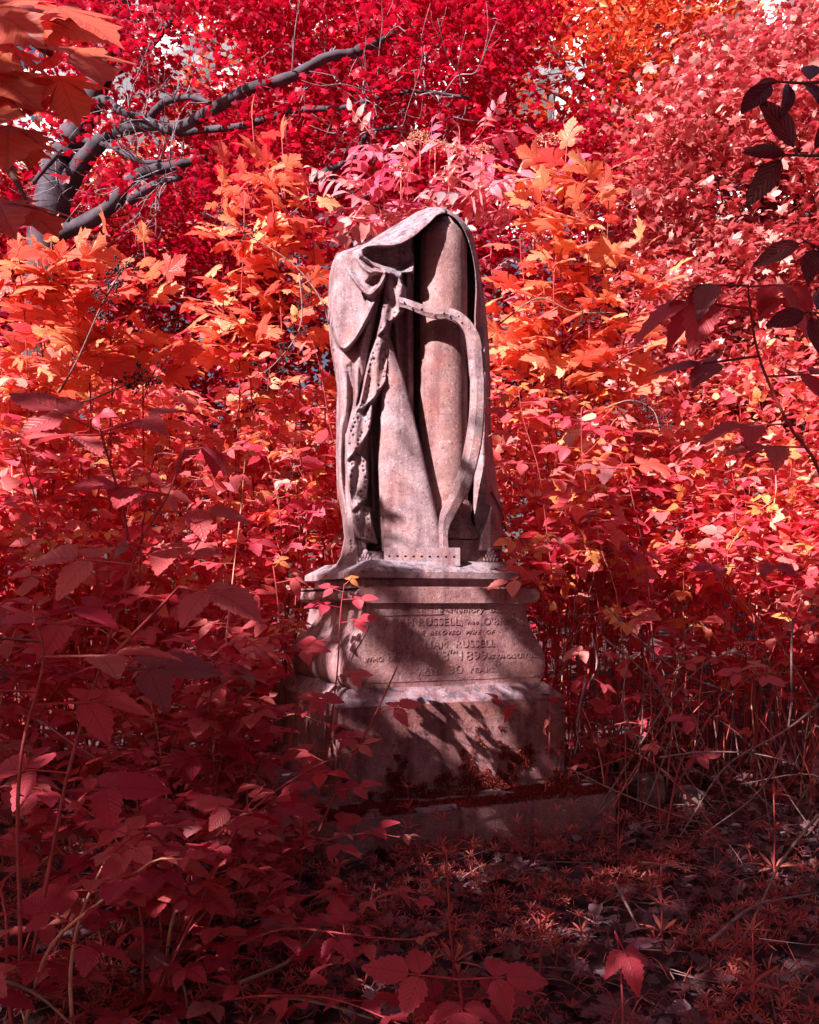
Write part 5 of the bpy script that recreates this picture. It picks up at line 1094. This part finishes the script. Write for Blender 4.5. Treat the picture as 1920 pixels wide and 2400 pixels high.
# low mat of cleavers
whv, wht, _ = narrow_whorl(3, 6)
def mat_positions(n):
    out = []
    while len(out) < n:
        y = random.uniform(1.75, 3.9); x = random.uniform(-.6, .75) * y
        if in_step(x, y, .01) or noise.noise(Vector((x * 3.1, y * 3.1, 9))) < -0.08 + 0.22 * max(0, x - .2): continue
        out.append((x, y, gz(x, y) + random.uniform(0, .05)))
    return np.array(out)
pos = mat_positions(3400); n3 = np.array([[0, 0, 1.0]]) + rng.normal(0, .35, (len(pos), 3)); d3 = rng.normal(0, 1, (len(pos), 3)) * np.array([1, 1, .2])
V, T, R = cloud(whv, wht, pos, d3, n3, rng.uniform(.012, .042, len(pos)))
tag(link('ground_cover', mesh_np('ground_cover', V, T, R), None, M['cleaver']), 'low mat of small cleavers covering the soil in front of the step', None, None, 'stuff')
parts = []
for k in range(1700):
    y = random.uniform(1.7, 3.9); x = random.uniform(-.62, .75) * y
    if in_step(x, y, .02): continue
    a = random.uniform(0, 6.28); L = random.uniform(.04, .16); c = np.array((x, y, gz(x, y) - .01)); e = np.array((math.cos(a) * L * .8, math.sin(a) * L * .8, random.uniform(0, .6) * L))
    parts.append(tube_arrays(catmull([c, c + e * .5 + np.array((0, 0, L * .35)), c + e], 6), np.linspace(.0016, .0006, 6), 3))
V, T = join_arrays(parts); tag(link('dry_grass', mesh_np('dry_grass', V, T, smooth=True), None, M['stem']), 'sparse thin red grass blades bent over the soil', None, None, 'stuff')
# single cleavers plants: a stem with whorls of narrow leaves
def cleaver(label, x, y, h, s, group=None, lean=(0, 0)):
    z = gz(x, y); t = thing('cleavers_plant', label, 'plant', (x, y, z - .02), 0, group); n = max(2, int(h / (.055 * s / .05)))
    p = wobble(catmull([(0, 0, 0), (lean[0] * .4, lean[1] * .4, h * .5), (lean[0], lean[1], h)], 8), .008, 6, random.random() * 30)
    tube('stem', p, np.linspace(.0022, .0012, 8) * (s / .05), M['stem'], t, 4)
    for i in range(n):
        f = (i + 1) / n; q = p[min(7, int(f * 7))]; a = random.uniform(0, 6.28)
        place(random.choice(WH), 'whorl', t, q, (math.cos(a), math.sin(a), 0), Vector((0, 0, 1)) + rv(.15), s * (1.0 if i < n - 1 else .8) * random.uniform(.85, 1.15))
    return t
cleaver('large cleavers plant with long whorled leaves at the bottom centre', *[(1065 - CX) * 2.0 / F, 2.0], .36, .085, lean=(-.02, 0))
cleaver('cleavers plant with spiky whorls at the lower left of centre', *[(450 - CX) * 2.35 / F, 2.35], .26, .085)
cleaver('pair of pale whorls on a cleavers stem at lower left beside the plinth canes', *[(700 - CX) * 2.8 / F, 2.8], .27, .09, lean=(.02, 0))
cleaver('cleavers plant with curled leaves below the plinth canes', *[(790 - CX) * 2.35 / F, 2.35], .24, .07)
cleaver('tall cleavers plant rising in front of the moss on the plinth', *[(955 - CX) * 3.15 / F, 3.15], .27, .06)
cleaver('cleavers plant right of the tall one in front of the step', *[(1030 - CX) * 3.1 / F, 3.1], .17, .055)
ords = ['first', 'second', 'third', 'fourth', 'fifth', 'sixth', 'seventh', 'eighth', 'ninth', 'tenth', 'eleventh', 'twelfth']
for i, px in enumerate((985, 1050, 1105, 1165, 1195, 1215, 1270, 1300, 1325, 1370, 1405, 1450)):
    d = 3.12 + .0004 * (px - 985) * .6 + random.uniform(-.05, .03); cleaver('%s cleavers sprig from the left along the foot of the step' % ords[i], (px - CX) * d / F, d, random.uniform(.10, .22), random.uniform(.045, .06), 'cleavers along the step', (random.uniform(-.03, .03), 0))
cleaver('tall cleavers sprig at the right edge of the hollow', 1.22, 2.85, .42, .08); cleaver('cleavers sprig with drooping whorls at the far right', 1.42, 2.6, .36, .09)
cleaver('cleavers sprig among the dry canes right of the step', .75, 3.05, .3, .07); cleaver('cleavers sprig at the lower right above the dead leaves', .68, 2.3, .25, .075)
cleaver('cleavers sprig standing alone right of centre near the bottom', .33, 2.15, .2, .06); cleaver('cleavers sprig in the bottom right corner', .78, 1.95, .22, .07)
for k in range(42):
    y = random.uniform(1.8, 3.0); x = random.uniform(-.35, .55) * y
    if in_step(x, y, .05): continue
    cleaver('low cleavers sprig in the carpet before the step', x, y, random.uniform(.06, .14), random.uniform(.035, .055), 'cleavers carpet', (random.uniform(-.04, .04), random.uniform(-.03, .03)))
# moss: on the step and on the lower plinth
def moss(name, pts, nrm, size):
    N = len(pts); tv = np.array([(-.5, 0, 0), (.5, 0, 0), (0, 1, .2), ]); d = nrm + rng.normal(0, .55, (N, 3)); V, T, R = cloud(tv, np.array([(0, 1, 2)]), pts, d, rng.normal(0, 1, (N, 3)), size)
    o = link(name, mesh_np(name, V, T, R), mon, M['moss']); o['kind'] = 'stuff'; return o
N = 60000; x = rng.uniform(-.64, .64, N); y = rng.uniform(-.735, -.53, N)
f = np.array([noise.noise(Vector((a * 5, c * 9, 2.0))) + .5 * noise.noise(Vector((a * 17, c * 17, 5.0))) for a, c in zip(x, y)]); ok = f + .25 * (y < -.64) > -.1 + .6 * rng.random(N)
moss('step_moss', np.stack([x[ok], y[ok], np.full(ok.sum(), .139) - np.clip((-.723 - y[ok]), 0, 1) * 1.2], -1), np.array([[0, -.2, 1.0]]), rng.uniform(.004, .012, ok.sum()))
N = 70000; x = rng.uniform(-.52, .52, N); z = rng.uniform(.14, .42, N)
top = .30 + .07 * np.sin(x * 5 + 1.2) + np.clip(x - .1, 0, .3) * .12 - np.clip(x - .42, 0, 1) * .5
f = np.array([noise.noise(Vector((a * 9, c * 9, 12.0))) + .6 * noise.noise(Vector((a * 26, c * 26, 3.0))) for a, c in zip(x, z)]); ok = f + (top - z) * 2.4 > .22 + .9 * rng.random(N)
moss('plinth_moss', np.stack([x[ok], np.full(ok.sum(), -.5375), z[ok]], -1), np.array([[0, -1.0, -.25]]), rng.uniform(.004, .011, ok.sum()))
# debris on the step edge
for k in range(26):
    a = random.uniform(0, 6.28); lx = random.uniform(-.45, .55); ly = random.uniform(-.66, -.555); q = np.array(W2L.inverted()) @ np.array((lx, ly, .142, 1))
    place(random.choice(LI), 'dead_leaf', ground, q[:3], (math.cos(a), math.sin(a), .1), Vector((0, 0, 1)) + rv(.4), random.uniform(.012, .035), (1.3, 1, 1))
# broken pale stones half buried in the hollow on the right
def rubble(label, px, py, d, sx, sy, sz, seed):
    bm = bmesh.new(); bmesh.ops.create_cube(bm, size=1.0); bmesh.ops.subdivide_edges(bm, edges=bm.edges[:], cuts=7, use_grid_fill=True)
    for v in bm.verts:
        c = v.co.copy(); c = c.lerp(c.normalized() * .62, .35); q = c * 2.2 + Vector((seed, 0, 0)); c += noise.noise_vector(q) * .13 + noise.noise_vector(q * 3.5) * .045; v.co = Vector((c.x * sx, c.y * sy, c.z * sz))
    me = bpy.data.meshes.new('rubble_stone'); bm.to_mesh(me); bm.free(); o = link('rubble_stone', me, None, M['rubble']); finish(o, 30); o.location = P(px, py + 25, d); o.rotation_euler = (random.uniform(-.2, .2), random.uniform(-.2, .2), random.uniform(0, 1)); return tag(o, label, 'stone', 'rubble in the hollow')
rubble('pale upright broken stone among the canes right of the step', 1515, 1835, 4.15, .15, .14, .18, 1)
rubble('pale lichened stone just right of the upright broken stone', 1610, 1850, 4.1, .14, .13, .13, 5)
# fallen twigs
for i, (pts, lab) in enumerate([([(1500, 2025, 2.7), (1570, 2030, 2.65), (1635, 2035, 2.6)], 'short pale twig lying right of the cleavers carpet'), ([(560, 2300, 2.0), (680, 2250, 2.05), (760, 2150, 2.1), (810, 2080, 2.2)], 'long dark twig slanting across the lower left ground'),
         ([(350, 2230, 2.0), (420, 2290, 1.95), (440, 2420, 1.9)], 'forked dark twig at the bottom left'), ([(0, 2290, 1.7), (80, 2330, 1.7), (180, 2420, 1.65)], 'pale thorny twig in the bottom left corner'), ([(1450, 2080, 2.3), (1480, 2140, 2.25), (1500, 2180, 2.2)], 'curled brown twig right of centre'),
         ([(620, 2330, 1.95), (750, 2350, 1.9), (870, 2390, 1.85)], 'straight dark twig near the bottom left of centre'), ([(1660, 2200, 2.1), (1780, 2120, 2.2), (1920, 2090, 2.3)], 'thin dry stem slanting across the lower right')]):
    w = [P(*q) for q in pts]; c = w[1]; o = tube('fallen_twig', wobble(catmull([tuple(q - c) for q in w], 14), .01, 5, i), np.linspace(.005, .002, 14), M['dry'], None, 6); o.location = c; tag(o, lab, 'twig', 'fallen twigs')
